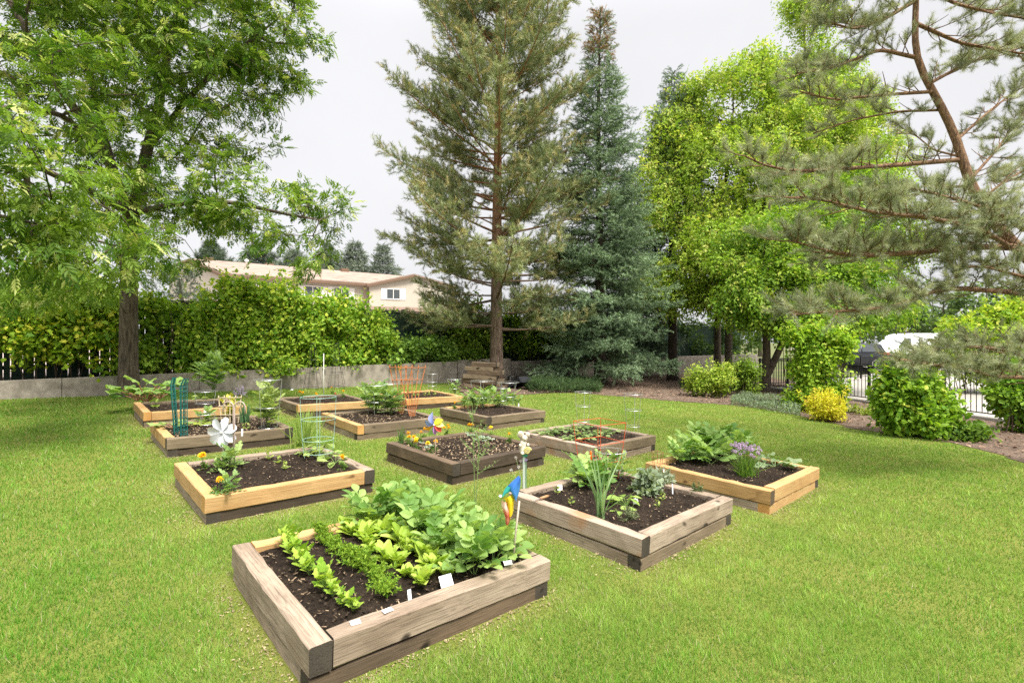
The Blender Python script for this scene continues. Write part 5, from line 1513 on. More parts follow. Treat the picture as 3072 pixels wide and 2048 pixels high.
def m_strap(h, n, c0, c1, T=T_STRAP, w=1.0, spread=.5, base=.015):
    g = Geo(); a = azi(n); e = np.clip(R(90) - np.abs(rng.normal(0, spread, n)), R(25), R(90))
    D = np.stack([np.cos(a) * np.cos(e), np.sin(a) * np.cos(e), np.sin(e)], -1)
    N = np.stack([-np.cos(a) * np.sin(e), -np.sin(a) * np.sin(e), np.cos(e)], -1)
    P = np.c_[rng.normal(0, base, (n, 2)), np.zeros(n)]
    tv = T[0] * np.array([w, 1, 1])
    g.scatter((tv, T[1]), P, D, N, h * rng.uniform(.6, 1.1, n), mixc(c0, c1, rng.random(n)))
    return g.mesh("strap_leaves", [LEAF])
def m_broad(L, n, stalk, c0, c1, T=T_BIG, stalkc=(.34, .22, .12), el=(25, 70), tilt=.2):
    g = Geo()
    for k in range(n):
        a = 2 * np.pi * k / n * 1.9 + rng.normal(0, .4); e = R(rng.uniform(*el)); d = np.array([math.cos(a) * math.cos(e), math.sin(a) * math.cos(e), math.sin(e)])
        s_ = stalk * rng.uniform(.6, 1.1); P = arc((0, 0, 0), d, s_, .15, 5)
        g.tube(P, np.linspace(.009, .005, 5) * L * 5, 5, tint=stalkc, cap=False)
        dd = np.array([math.cos(a), math.sin(a), tilt + rng.normal(0, .2)]); nn = np.array([-math.cos(a) * .25, -math.sin(a) * .25, 1]) + rng.normal(0, .2, 3)
        g.scatter(T, P[-1:], dd[None], nn[None], L * rng.uniform(.7, 1.1), mixc(c0, c1, rng.random(1)))
    return g.mesh("broad_leaves", [LEAF])
def m_twiggy(h, r, n, T, size, c0, c1, nst=14):
    """small mounded herb"""
    g = Geo()
    for k in range(nst):
        u = unit(1, .7)[0]; u[2] = abs(u[2]); P = arc((0, 0, 0), u * (r / h, r / h, 1), h * rng.uniform(.7, 1.05), 0, 4)
        g.tube(P, .0018, 4, tint=(.14, .15, .08), cap=False)
        m = n // nst; f = rng.uniform(.25, 1, m); pp = np.stack([np.interp(f * 3, range(4), P[:, j]) for j in range(3)], -1)
        g.scatter(T, pp, u * .6 + unit(m) * .8, unit(m) + (0, 0, .7), size * rng.uniform(.7, 1.2, m), mixc(c0, c1, rng.random(m)))
    return g.mesh("herb_leaves", [LEAF])

def plant(name, label, cat, me, pos, s=1.0, group=None, rz=None):
    o_ = link(name, me, None, pos, (0, 0, rng.uniform(0, 6.28) if rz is None else rz))
    o_.scale = (s, s, s * rng.uniform(.94, 1.06))
    return tag(o_, label, cat, group)

NTH = ("first", "second", "third", "fourth", "fifth", "sixth", "seventh", "eighth", "ninth", "tenth", "eleventh", "twelfth")
LET = [m_lettuce() for _ in range(4)]
CAR = [m_feathery() for _ in range(3)]
CEL = [m_compound(.10, 6, [T_LOBE], .062, (.19, .34, .03), (.42, .54, .09), .5, 3) for _ in range(3)]
POT = [m_compound(.19, 5, T_POTATO, .265, (.12, .24, .05), (.33, .46, .14), .8, 3, (.2, .3, .1)) for _ in range(4)]
TOM = [m_compound(.26, 6, T_TOMATO, .15, (.13, .23, .06), (.34, .45, .15), .5, 4, (.16, .22, .08)) for _ in range(3)]
SEED = [m_compound(.07, 4, [T_OVAL, T_LOBE], .05, (.20, .30, .06), (.40, .46, .12), .6, 2) for _ in range(3)]
# bed 1: four rows parallel to the left-front timber, potatoes on the right
for ms, n, a, lab, cat, s0 in ((CEL, 11, .13, "bright lobed parsnip plant, %s from the near end of the row along the left timber", "vegetable", 1.0),
                               (CAR, 12, .31, "feathery carrot top, %s from the near end of its row in the nearest bed", "vegetable", 1.0),
                               (LET, 11, .455, "yellow green lettuce, %s from the near end of the row beside the carrots", "lettuce", 1.0),
                               (LET, 11, .60, "yellow green lettuce, %s from the near end of the row beside the potatoes", "lettuce", 1.1)):
    for k in range(n):
        b_ = .10 + .86 * k / (n - 1)
        plant({"lettuce": "lettuce_plant"}.get(cat, "carrot_plant" if ms is CAR else "parsnip_plant"), lab % NTH[k], cat, ms[k % len(ms)], on_bed(1, a + rng.normal(0, .012), b_ + rng.normal(0, .012), .006), s0 * .92 * rng.uniform(.65, 1.15), "vegetable rows in the nearest bed")
POTS = [(.72, .06, "at the front corner of the patch beside the spinner stake"), (.86, .10, "right at the foot of the rainbow spinner's stake"), (.95, .25, "against the right timber behind the spinner stake"), (.80, .28, "in the middle of the front part of the patch"),
        (.70, .33, "at the edge of the lettuce row, large rounded leaves"), (.93, .45, "halfway along the right timber"), (.80, .50, "in the very middle of the potato patch"), (.72, .62, "next to the far lettuces"), (.92, .66, "by the right timber towards the back"),
        (.80, .80, "near the back timber, tallest of the patch"), (.93, .90, "in the back corner of the bed"), (.70, .94, "leaning over the yellow back timber"), (.60, .97, "at the far end of the last lettuce row")]
for k, (a, b_, w) in enumerate(POTS):
    plant("potato_plant", "leafy potato plant %s" % w, "potato plant", POT[k % 4], on_bed(1, a, b_), rng.uniform(.60, .86), "potato plants in the nearest bed")

# marigolds: foliage under round ruffled heads
def m_flowerhead(r, col, col2):
    g = Geo()
    for k in range(4):
        n = 9; a = np.arange(n) * 2 * np.pi / n + k * .35; e = R(8 + 22 * k)
        D = np.stack([np.cos(a) * np.cos(e), np.sin(a) * np.cos(e), 0 * a + np.sin(e)], -1)
        g.scatter(T_DIAW, np.c_[np.zeros((n, 2)), np.full(n, .15 * r * k)], D, (0, 0, 1), r * (1 - .17 * k), mixc(col, col2, np.full(n, k / 3)))
    return g.mesh("flower", [PETAL])
MARI = m_flowerhead(.036, (.82, .44, .012), (.88, .62, .03)); MARY = m_flowerhead(.036, (.84, .62, .03), (.9, .74, .06))
PINKF = m_flowerhead(.036, (.70, .03, .22), (.85, .10, .35)); WHITEF = m_flowerhead(.02, (.75, .75, .72), (.8, .8, .6)); BLUEF = m_flowerhead(.022, (.18, .22, .60), (.30, .34, .75))
MFOL = [m_twiggy(.085, .05, 90, T_DIA, .034, (.06, .13, .02), (.17, .27, .05), 9) for _ in range(2)]
def marigold(pos, label, heads=1, me=MARI, group="marigolds in the raised beds", name="marigold", cat="flower", h=.125, fol=None):
    root = thing(name, label, cat, pos, rng.uniform(0, 6.28), group)
    link("foliage", fol or MFOL[rng.integers(2)], root)
    for k in range(heads):
        a = k * 2.2 + rng.random(); r = .02 + .018 * (heads > 1)
        p = (math.cos(a) * r, math.sin(a) * r, h * rng.uniform(.85, 1.15))
        g = Geo(); g.tube([(0, 0, 0), (p[0] * .6, p[1] * .6, h * .6), p], .0022, 4, tint=(.12, .2, .05)); g.obj("flower_stalk", STEM, root, origin=np.zeros(3))
        f = link("flower", me, root, p, (rng.normal(0, .3) + .35, rng.normal(0, .3), rng.random() * 6))
def edgefl(px, py, label, **k): marigold(soil(px, py), label, **k)
for px, py, w, hd, me in ((612, 1405, "orange marigold pair near the far left corner of the pinwheel bed", 2, MARI), (652, 1487, "single orange marigold by the leafy plant at the front timber of the pinwheel bed", 1, MARI), (1030, 1405, "small orange marigold at the right corner of the pinwheel bed", 1, MARI),
                          (1222, 1330, "orange marigold at the left corner of the dark brown bed beside the chives", 2, MARI), (1236, 1336, "two headed marigold beside the silver leaved cabbage", 2, MARI), (1259, 1326, "marigold behind the silver cabbage on the far left edge", 1, MARI), (1272, 1316, "taller marigold on the far left edge before the pinwheel", 1, MARI),
                          (1252, 1352, "yellow marigold at the dark front-left timber", 2, MARY), (1289, 1362, "yellow marigold closest to the rainbow pinwheel stake", 1, MARY), (1306, 1352, "marigold hidden behind the rainbow pinwheel stake", 1, MARI), (1340, 1308, "three headed marigold clump on the far edge past the pinwheel", 3, MARI),
                          (1415, 1300, "marigold at the back corner of the dark brown bed", 2, MARI), (1472, 1309, "yellow marigold on the right back timber of the dark brown bed", 1, MARY), (1527, 1328, "marigold nearest the right corner of the dark brown bed", 1, MARI),
                          (905, 1194, "marigold pair at the left end of the bed with the pink bloom", 2, MARI), (951, 1200, "orange and yellow marigold in the middle of the bed with the pink bloom", 2, MARI), (1030, 1190, "marigold at the far right of the bed with the pink bloom", 1, MARI), (1365, 1226, "single marigold at the left corner of the caged tomato bed", 1, MARI), (998, 1180, "marigold behind the pink bloom", 1, MARI)):
    marigold(soil(px, py), w, hd, me)
marigold(soil(1002, 1202), "single deep pink bloom in the middle of its bed", 1, PINKF, None, "pink_flower", "flower", .12)
marigold(soil(1762, 1428), "yellow and white pansies under the orange handled tool", 3, MARY, "pansies in the red cage bed", "pansy", "flower", .10)
marigold(soil(1774, 1420), "blue pansies beside the yellow ones under the orange handle", 2, BLUEF, "pansies in the red cage bed", "pansy", "flower", .12)

# bed 2
LUSH = m_compound(.20, 6, T_TOMATO, .12, (.12, .23, .07), (.31, .43, .16), .45, 4)
plant("leafy_plant", "leafy green plant with jagged leaves by the front timber of the pinwheel bed", "plant", LUSH, soil(684, 1484), .74)
plant("tomato_plant", "tomato plant growing between the two metal garden stakes", "tomato plant", TOM[0], soil(690, 1408), .78, "tomato plants in the raised beds")
plant("tomato_plant", "smaller young tomato at the left stake base of the pinwheel bed", "tomato plant", TOM[1], soil(664, 1416), .5, "tomato plants in the raised beds")
for px, py, w in ((834, 1391, "far"), (858, 1408, "near"), (806, 1378, "backmost")):
    plant("seedling", "pale seedling cluster in the bare middle of the pinwheel bed, %s one of three" % w, "seedling", SEED[0], soil(px, py), .9, "seedlings in bare soil")
BEAN = [m_broad(.085, 9, .10, (.15, .24, .06), (.36, .44, .13), T_OVAL, (.2, .27, .1), (30, 75), .0) for _ in range(3)]
for k, (px, py, w) in enumerate(((950, 1372, "inside the tall green cage, left side"), (985, 1376, "inside the tall green cage, right side"), (968, 1350, "behind the tall green cage"), (1005, 1392, "in front of the green cage near the marigold"), (920, 1366, "left of the green cage's first leg"))):
    plant("bean_plant", "pale bean plant %s" % w, "bean plant", BEAN[k % 3], soil(px, py), rng.uniform(1.0, 1.35), "bean plants by the green cage")
# clumps of tall grass and bulbs
plant("tall_grass_clump", "tall grassy clump on the lawn between the pinwheel bed and the teal rolls bed", "plant", m_strap(.52, 110, (.18, .29, .05), (.42, .52, .16), T_STIFF, .45, .30, .05), ground(912, 1345))
plant("chive_clump", "upright chive clump at the left corner of the dark brown bed", "chives", m_strap(.24, 46, (.08, .17, .05), (.18, .29, .09), T_STIFF, .35, .22, .014), soil(1203, 1334))
plant("iris_clump", "dark green iris fan beside the yellow leaved plant", "plant", m_strap(.26, 24, (.05, .13, .06), (.13, .24, .11), T_STIFF, 1.4, .22, .03), soil(733, 1268))
# bed 3 herbs
LEEK = [m_strap(.44, 7, (.16, .28, .12), (.34, .47, .22), T_STIFF, .55, .34, .006) for _ in range(2)]
plant("leek_plant", "large leek with arching strap leaves, left of the pair", "leek", LEEK[0], soil(1794, 1553), 1.15, "leeks in the red cage bed")
plant("leek_plant", "large leek with arching strap leaves, right of the pair", "leek", LEEK[1], soil(1808, 1556), 1.1, "leeks in the red cage bed")
plant("onion_shoot", "upright onion shoots under the red cage behind the leeks", "onion", m_strap(.34, 7, (.10, .22, .06), (.2, .34, .1), T_STIFF, .7, .14, .02), soil(1822, 1470), 1.05)
plant("basil_plant", "broad leaved basil beside the white plant tag", "herb", m_broad(.085, 12, .09, (.18, .30, .05), (.36, .47, .12), T_OVAL, (.2, .3, .08), (20, 75), -.1), soil(1880, 1520), 1.25)
plant("basil_plant", "flat broad basil rosette in front of the taller basil", "herb", m_broad(.08, 9, .07, (.18, .29, .06), (.35, .45, .13), T_OVAL, (.2, .3, .08), (15, 50), -.1), soil(1862, 1540), 1.1)
plant("thyme_mound", "small grey green thyme mound by the near corner of the leek bed", "herb", m_twiggy(.13, .10, 620, T_DIA, .016, (.16, .20, .10), (.33, .37, .22), 40), soil(1890, 1560), 1.0)
plant("sage_bush", "silvery sage bush in the middle of the leek bed", "herb", m_twiggy(.20, .15, 420, T_OVAL, .055, (.17, .23, .14), (.36, .42, .28), 26), soil(1940, 1478), 1.1)
plant("lavender_bush", "pale silvery lavender tuft by the right back timber of the leek bed", "herb", m_twiggy(.18, .13, 400, T_DIA, .05, (.22, .27, .19), (.42, .46, .36), 24), soil(1990, 1452), 1.0)
plant("rosemary_sprig", "small upright rosemary sprig near the right corner of the leek bed", "herb", m_twiggy(.15, .05, 190, T_DIA, .035, (.08, .13, .05), (.2, .25, .11), 12), soil(2092, 1482), .95)
for k, (px, py, w) in enumerate(((1768, 1462, "under the pansies"), (1798, 1446, "below the red cage's left legs"), (1842, 1440, "below the red cage's right leg"), (1740, 1440, "at the far left behind the leeks"))):
    plant("pepper_plant", "green pepper plant %s" % w, "vegetable", TOM[k % 3] if k else POT[0], soil(px, py), .85, "pepper plants in the red cage bed")
for px, py, w in ((1672, 1480, "near the white tag"), (1716, 1512, "along the pale front-left timber"), (1970, 1520, "in the bare right part"), (1985, 1500, "close to the lavender tuft")):
    plant("seedling", "tiny seedling in the leek bed %s" % w, "seedling", SEED[1], soil(px, py), .7, "seedlings in bare soil")
# drumstick flowers at the corner of bed 3
def allium(px, py, hgt, lean, col, label, h2=.013):
    p = soil(px, py); root = thing("allium_flower", label, "flower", p, 0, "round headed flowers at the corner of the leek bed")
    e = np.array([lean, 0, hgt])
    g = Geo(); g.tube([(0, 0, 0), (lean * .4, 0, hgt * .55), e], .0022, 5, tint=(.25, .33, .14)); g.obj("flower_stalk", STEM, root, origin=np.zeros(3))
    g = Geo(); n = 60; u = unit(n); g.scatter(T_DIAW, e + u * h2 * .5, u, unit(n), h2 * .7, mixc(col, np.array(col) * .75, rng.random(n))); g.obj("flower_head", PETAL, root, origin=np.zeros(3))
allium(1566, 1472, .30, -.055, (.62, .55, .58), "tallest pale round flower head left of the figurine post")
allium(1568, 1472, .27, -.018, (.62, .55, .58), "pale round flower head closest to the figurine post")
allium(1566, 1474, .22, -.03, (.66, .6, .62), "lower pale round flower head between two taller ones")
allium(1563, 1474, .195, -.09, (.7, .66, .68), "lowest pale round flower head leaning out to the left")
allium(1578, 1474, .285, .0, (.42, .30, .60), "purple round flower head in front of the figurine post")
# bed 4: potato thicket, squash and a chive clump in flower
for k, (px, py, w, s_) in enumerate(((2040, 1385, "at the left end of the thicket", .85), (2085, 1372, "second from the left in the thicket", 1.1), (2128, 1392, "drooping in front of the thicket", 1.15), (2150, 1360, "tallest in the middle of the thicket", 1.3), (2200, 1372, "right behind the purple chives", 1.15), (2110, 1350, "at the back of the thicket", 1.1), (2240, 1365, "at the right end of the thicket", .95))):
    plant("potato_plant", "blue green potato plant %s, yellow right bed" % w, "potato plant", POT[k % 4], soil(px, py), s_ * .88, "potato plants in the yellow right bed")
def chives(pos, label):
    root = thing("chive_clump", label, "chives", pos)
    link("leaves", m_strap(.26, 210, (.10, .22, .03), (.26, .40, .07), T_STIFF, .30, .50, .035), root)
    HM = []
    for k in range(3):
        g = Geo(); n = 46; u = unit(n); g.scatter(T_DIAW, u * .007, u, unit(n), .012, mixc((.40, .27, .50), (.62, .50, .68), rng.random(n))); HM.append(g.mesh("flower", [PETAL]))
    for k in range(46):
        a = rng.uniform(0, 6.28); r = .17 * rng.random() ** .6; z = .26 + .10 * rng.random() - .25 * r
        e = np.array([math.cos(a) * r + .0, math.sin(a) * r + .05, z])
        g = Geo(); g.tube([e * (.15, .15, 0), e * (.7, .7, .6), e], .0018, 4, tint=(.2, .3, .08)); g.obj("flower_stalk", STEM, root, origin=np.zeros(3))
        link("flower", HM[k % 3], root, e, (0, 0, rng.random() * 6))
chives(soil(2240, 1428), "wide chive clump covered in purple flower heads in the yellow right bed")
plant("squash_plant", "grey green squash plant with broad leaves behind the purple chives", "squash plant", m_broad(.14, 9, .15, (.15, .22, .10), (.32, .40, .22), T_BIG, (.22, .3, .14), (25, 65), -.1), soil(2325, 1402), 1.1)
plant("squash_plant", "smaller squash at the far right of the purple chives", "squash plant", m_broad(.11, 7, .10, (.15, .22, .10), (.32, .40, .22), T_BIG, (.22, .3, .14), (20, 60), -.1), soil(2295, 1385), 1.0)
# bed 5 grey leaved cabbages
CAB = m_broad(.085, 8, .05, (.30, .38, .28), (.50, .56, .46), T_BIG, (.35, .42, .3), (15, 55), .1)
for px, py, w in ((1250, 1324, "behind the front marigolds at the left"), (1288, 1340, "just left of the pinwheel stake"), (1415, 1306, "at the back corner under a marigold"), (1447, 1316, "in the back right part of the bed"), (1436, 1318, "beside another at the back right"), (1462, 1320, "at the right end of the back group")):
    plant("cabbage_plant", "silvery young cabbage in the dark bed, %s" % w, "cabbage", CAB, soil(px, py), rng.uniform(.7, 1.0), "silver cabbages in the dark brown bed")
# bed 6 strawberry rows
STRA = [m_broad(.075, 12, .09, (.12, .20, .06), (.32, .40, .15), T_LOBE, (.2, .26, .1), (20, 70), 0) for _ in range(3)]
for row, (b_, n) in enumerate(((.40, 8), (.78, 9))):
    for k in range(n):
        plant("strawberry_plant", "low strawberry plant, %s from the left in the %s row of the pinkish grey bed" % (NTH[k], ("near", "far")[row]), "strawberry plant", STRA[k % 3], on_bed(6, .04 + .80 * k / (n - 1), b_ + rng.normal(0, .03)), rng.uniform(.9, 1.35), "strawberry rows")
# bed 7
RHU = m_broad(.22, 9, .30, (.13, .25, .05), (.32, .46, .13), T_BIG, (.42, .24, .14), (35, 82), .35)
plant("rhubarb_plant", "young rhubarb with ragged pale leaves beside the first teal wire roll", "rhubarb", m_broad(.16, 7, .17, (.18, .28, .08), (.40, .48, .18), T_BIG, (.5, .3, .18), (25, 70), .1), soil(520, 1285), 1.0)
plant("rhubarb_plant", "yellowing rhubarb just right of the second teal wire roll", "rhubarb", m_broad(.15, 6, .13, (.25, .32, .06), (.46, .46, .10), T_BIG, (.5, .36, .18), (20, 60), -.1), soil(563, 1280), 1.0)
plant("tomato_plant", "young tomato between the yellowing rhubarb and the white pinwheel", "tomato plant", TOM[2], soil(622, 1272), .8, "tomato plants in the raised beds")
plant("yellow_leaved_plant", "golden leaved plant inside the cream fan trellis", "plant", m_compound(.34, 8, [T_LOBE, T_OVAL], .09, (.38, .38, .05), (.62, .58, .14), .35, 6, (.3, .28, .08)), soil(690, 1262), 1.1)
plant("tomato_plant", "tall pale tomato in a ring cage at the right end of the teal rolls bed", "tomato plant", m_compound(.62, 8, T_TOMATO, .17, (.15, .23, .06), (.36, .43, .15), .25, 8, (.2, .26, .1)), soil(803, 1284), .95, "tomato plants in the raised beds")
plant("seedling", "pale seedling near the white plant stick", "seedling", SEED[2], soil(735, 1288), 1.0, "seedlings in bare soil")
# bed 8
for px, py, s_, w in ((440, 1206, 1.45, "largest rhubarb, broad leaves against the ash trunk"), (412, 1202, 1.1, "rhubarb sprawling over the left timber by the ash trunk"), (480, 1196, 1.2, "rhubarb behind the first teal wire roll")):
    plant("rhubarb_plant", w, "rhubarb", RHU, soil(px, py), s_, "rhubarb in the far left bed")
g_ = m_compound(.62, 9, [compound(T_DIAW, 4, .34, .9, .25)], .24, (.15, .26, .07), (.34, .47, .15), .34, 9)
plant("lovage_plant", "tall ferny plant standing in front of the concrete wall", "plant", g_, soil(640, 1176), 1.12)
g = Geo(); p = soil(648, 1176); g.tube([p, p + (.0, 0, .9), p + (.02, 0, 1.22)], [.006, .004, .002], 5, tint=(.2, .28, .12)); g.scatter(T_DIA, p + np.c_[rng.normal(0, .012, (30, 2)), rng.uniform(.7, 1.22, 30)], unit(30, .4), unit(30), .035, (.25, .34, .16))
tag(g.obj("flower_spike", LEAF), "single tall seed stalk rising above the ferny plant", "plant")
plant("squash_plant", "pale small squash in the middle of the far left bed", "squash plant", BEAN[0], soil(600, 1200), 1.3, None)
plant("seedling", "seedlings at the front left corner of the rhubarb bed", "seedling", SEED[1], soil(465, 1224), 1.6, "seedlings in bare soil")
plant("catmint_plant", "purple flowered catmint at the right end of the far left bed", "flower", m_twiggy(.22, .16, 300, T_DIA, .04, (.30, .24, .42), (.45, .38, .55), 22), soil(722, 1186), 1.0)
# bed 10 and 11, 12
plant("tomato_plant", "large bushy tomato left of the orange trellises", "tomato plant", m_compound(.46, 12, T_TOMATO, .19, (.14, .25, .07), (.37, .48, .17), .5, 7, (.16, .22, .08)), soil(1128, 1240), 1.05, "tomato plants in the raised beds")
plant("tomato_plant", "second bushy tomato close to the orange trellis feet", "tomato plant", m_compound(.40, 9, T_TOMATO, .18, (.14, .25, .07), (.37, .48, .17), .45, 6, (.16, .22, .08)), soil(1172, 1244), 1.0, "tomato plants in the raised beds")
for k, (px, py, s_, w) in enumerate(((1395, 1222, .9, "at the left end"), (1420, 1218, 1.1, "in the left wire cage"), (1447, 1224, 1.25, "at the front"), (1462, 1212, 1.2, "behind the front one"), (1490, 1222, 1.15, "right of the middle"), (1520, 1214, 1.1, "in the right wire cage"), (1548, 1216, .7, "small pale one near the white stick"))):
    plant("tomato_plant", "young tomato %s of the dark grey caged bed" % w, "tomato plant", TOM[k % 3], soil(px, py), s_, "tomato plants in the raised beds")
for k in range(7):
    plant("onion_shoot", "short onion shoots, %s from the left in the bed closest to the timber pile" % NTH[k], "onion", m_strap(.10, 16, (.12, .2, .06), (.28, .36, .14), T_STIFF, .4, .35, .05) if k == 0 else bpy.data.meshes["strap_leaves"] if False else SEED[k % 3], on_bed(12, .12 + .11 * k, .45 + .03 * (k % 2)), 1.0, "seedling rows in the far bed")
plant("tomato_plant", "single pale tomato at the right corner of the bed closest to the pile", "tomato plant", TOM[1], soil(1365, 1180), .9, "tomato plants in the raised beds")
# wispy asparagus in fern by the back right timber of the nearest bed
def asparagus():
    p = ground(1426, 1548); root = thing("asparagus_plant", "tall wispy asparagus fern behind the nearest bed", "plant", p)
    for L, dx, dy in ((.98, -.03, .04), (.74, .05, .06)):
        P = arc((0, 0, 0), (dx, dy, 1), L, 0, 8); g = Geo(); g.tube(P, np.linspace(.0048, .0018, 8), 5, tint=(.25, .34, .13))
        for k in range(9):
            f = .5 + .05 * k; q = P[0] + (P[-1] - P[0]) * f; a = k * 2.4; e = q + np.array([math.cos(a) * .16 * (1.1 - f) * 2, math.sin(a) * .16 * (1.1 - f) * 2, .12])
            g.tube([q, (q + e) / 2 - (0, 0, .01), e], [.002, .0015, .0009], 4, tint=(.27, .36, .14), cap=False)
            m = 26; t = rng.random((m, 1)); g.scatter(T_DIA, q + (e - q) * t, unit(m) + (0, 0, .4), unit(m), rng.uniform(.012, .03, m), (.26, .36, .14))
        g.obj("stem", LEAF, root, origin=np.zeros(3))
asparagus()

# ------------------------------------------------------------------ cages, trellises, stakes
def cage(label, pos, rings, legs, col, m=STEEL, r=.0030, group="wire plant cages", square=False, lean=(0, 0), name="wire_cage"):
    """rings: (height, radius); legs follow the rings down to the soil"""
    root = thing(name, label, "plant cage", pos, rng.uniform(0, 1.5), group)
    lx = lambda z: np.array([lean[0] * z, lean[1] * z, z])
    for z, rad in rings:
        g = Geo()
        if square:
            c = lx(z); P = [c + (sx * rad, sy * rad, 0) for sx, sy in ((-1, -1), (1, -1), (1, 1), (-1, 1))]
            for a, b_ in zip(P, P[1:] + P[:1]): g.tube([a, b_], r, 5, tint=col)
        else: g.ring(lx(z), rad, r, 26, 5, col)
        g.obj("hoop", m, root, origin=np.zeros(3))
    rs = sorted(rings)
    for k in range(legs):
        a = 2 * np.pi * k / legs + (np.pi / 4 if square else 0)
        pts = [lx(-.05) + np.array([math.cos(a), math.sin(a), 0]) * rs[0][1] * (.82 if len(rs) > 1 else .9) * (1.414 if square else 1)] + [lx(z) + np.array([math.cos(a), math.sin(a), 0]) * rad * (1.414 if square else 1) for z, rad in rs]
        g = Geo(); g.tube(pts, r, 5, tint=col); g.obj("leg", m, root, origin=np.zeros(3))
    return root
SIL = (.50, .51, .50)
cage("tall mint green wire cage at the right end of the pinwheel bed", soil(955, 1372), [(.06, .15), (.20, .16), (.42, .175), (.66, .185)], 4, (.30, .47, .41), WIRE, .0026)
cage("square red wire cage behind the leeks", soil(1798, 1432), [(.18, .15), (.37, .17), (.56, .185)], 4, (.52, .08, .03), WIRE, .0032, square=True)
cage("round silver wire cage overlapping the red one", soil(1832, 1432), [(.10, .12), (.27, .155)], 4, SIL, STEEL, .0030)
cage("silver ring cage in the middle of the rhubarb bed", soil(616, 1214), [(.03, .15), (.24, .19)], 3, SIL, STEEL, .0032)
cage("silver cage round the tall pale tomato in the teal rolls bed", soil(803, 1286), [(.02, .12), (.30, .15), (.68, .18)], 3, SIL, STEEL, .0032)
cage("small silver hoop cage behind the white pinwheel", soil(618, 1276), [(.02, .10), (.16, .11)], 3, SIL, STEEL, .0030)
cage("silver cage round the bushy tomato beside the orange trellis", soil(1128, 1243), [(.22, .15), (.50, .19)], 4, SIL, STEEL, .0032)
cage("second silver cage touching the orange trellis", soil(1166, 1236), [(.22, .15), (.50, .19)], 4, SIL, STEEL, .0032)
cage("left silver cage of the dark grey tomato bed", soil(1446, 1222), [(.20, .16), (.52, .22)], 4, SIL, STEEL, .0030)
cage("right silver cage of the dark grey tomato bed", soil(1524, 1218), [(.20, .16), (.48, .22)], 4, SIL, STEEL, .0030)
cage("narrow silver cage between the two wide ones", soil(1506, 1222), [(.14, .09), (.38, .11)], 4, SIL, STEEL, .0032)
cage("silver cage standing at the back of the seedling bed", soil(1297, 1172), [(.12, .10), (.22, .11), (.42, .13)], 4, SIL, STEEL, .0030)
cage("silver cage at the right corner of the seedling bed", soil(1362, 1180), [(.12, .11), (.34, .17)], 4, SIL, STEEL, .0030)
cage("faint silver cage in the far part of the strawberry bed", soil(1750, 1282), [(.10, .10), (.34, .12), (.56, .135)], 3, SIL, STEEL, .0030)
cage("thin silver cage at the right of the strawberry bed", soil(1900, 1302), [(.12, .10), (.36, .12), (.60, .14)], 3, SIL, STEEL, .0030)
cage("small brown wire basket at the left corner of the yellow right bed", soil(1972, 1400), [(.02, .05), (.10, .06), (.16, .065)], 5, (.22, .10, .05), WIRE, .0028)
for k, (px, w) in enumerate(((939, "left"), (1010, "right"))):
    t_ = (px - 1536) / F; o_ = WA - WN * .35; tt = (t_ * o_[1] - o_[0]) / (WD[0] - t_ * WD[1]); q = o_ + WD * tt
    cage("tall dark wire cone leaning by the concrete wall, %s one" % w, (q[0], q[1], float(lawn_z(*q))), [(.05, .24), (.45, .16), (.80, .10), (1.25, .06)], 6, (.02, .02, .02), WIRE, .004)
def fan(label, pos, h, wtop, wbot, yaw, nsl, bars, m, slat=.013, group="wooden fan trellises"):
    root = thing("fan_trellis", label, "trellis", pos, yaw, group)
    for k in range(nsl):
        t = k / (nsl - 1) - .5
        g = Geo(); g.bar((t * wbot, 0, -.04), (t * wtop, 0, h), slat, .009); g.obj("slat", m, root, origin=np.zeros(3))
    for z in bars:
        w = wbot + (wtop - wbot) * z / h
        g = Geo(); g.bar((-w / 2 - .012, -.010, z), (w / 2 + .012, -.010, z), slat * 1.1, .009); g.obj("crossbar", m, root, origin=np.zeros(3))
fan("orange stained wooden fan trellis nearest the camera, full of empty slats", soil(1236, 1249), .86, .45, .055, R(8), 5, (.20, .40, .62, .82), W_CEDAR)
fan("second orange fan trellis just behind the first one", soil(1203, 1240), .84, .43, .055, R(-12), 5, (.34, .58, .80), W_CEDAR)
fan("cream fan trellis with golden leaves behind the white pinwheel", soil(690, 1268), .40, .32, .22, R(5), 5, (.12, .25, .37), W_CREAM, .011)
TEAL = (.008, .10, .085)
def wire_roll(label, px, py, h, r, lean):
    root = thing("wire_roll", label, "wire mesh", soil(px, py), 0, "rolled teal garden mesh")
    ax = np.array([lean, 0, h])
    for k in range(9):
        a = 2 * np.pi * k / 9; rr = r * (.75 + .25 * math.sin(k * 2.1)); o_ = np.array([math.cos(a) * rr, math.sin(a) * rr, 0])
        g = Geo(); tip = ax + o_ * .7 + np.array([.03, 0, .02]); g.tube([o_ + (0, 0, -.03), o_ + ax * .5, o_ + ax * .9, tip], .0042, 5, tint=np.array(TEAL) * rng.uniform(.7, 1.6)); g.obj("mesh_wire", WIRE, root, origin=np.zeros(3))
    for k in range(13):
        z = (k + .5) / 13; g = Geo(); g.ring(ax * z, r * .93, .0022, 12, 4, np.array(TEAL) * 1.3); g.obj("mesh_hoop", WIRE, root, origin=np.zeros(3))
wire_roll("left roll of teal wire mesh, narrower and leaning slightly", 528, 1300, .70, .030, -.055)
wire_roll("right roll of teal wire mesh, wider and straighter", 550, 1308, .70, .046, -.005)
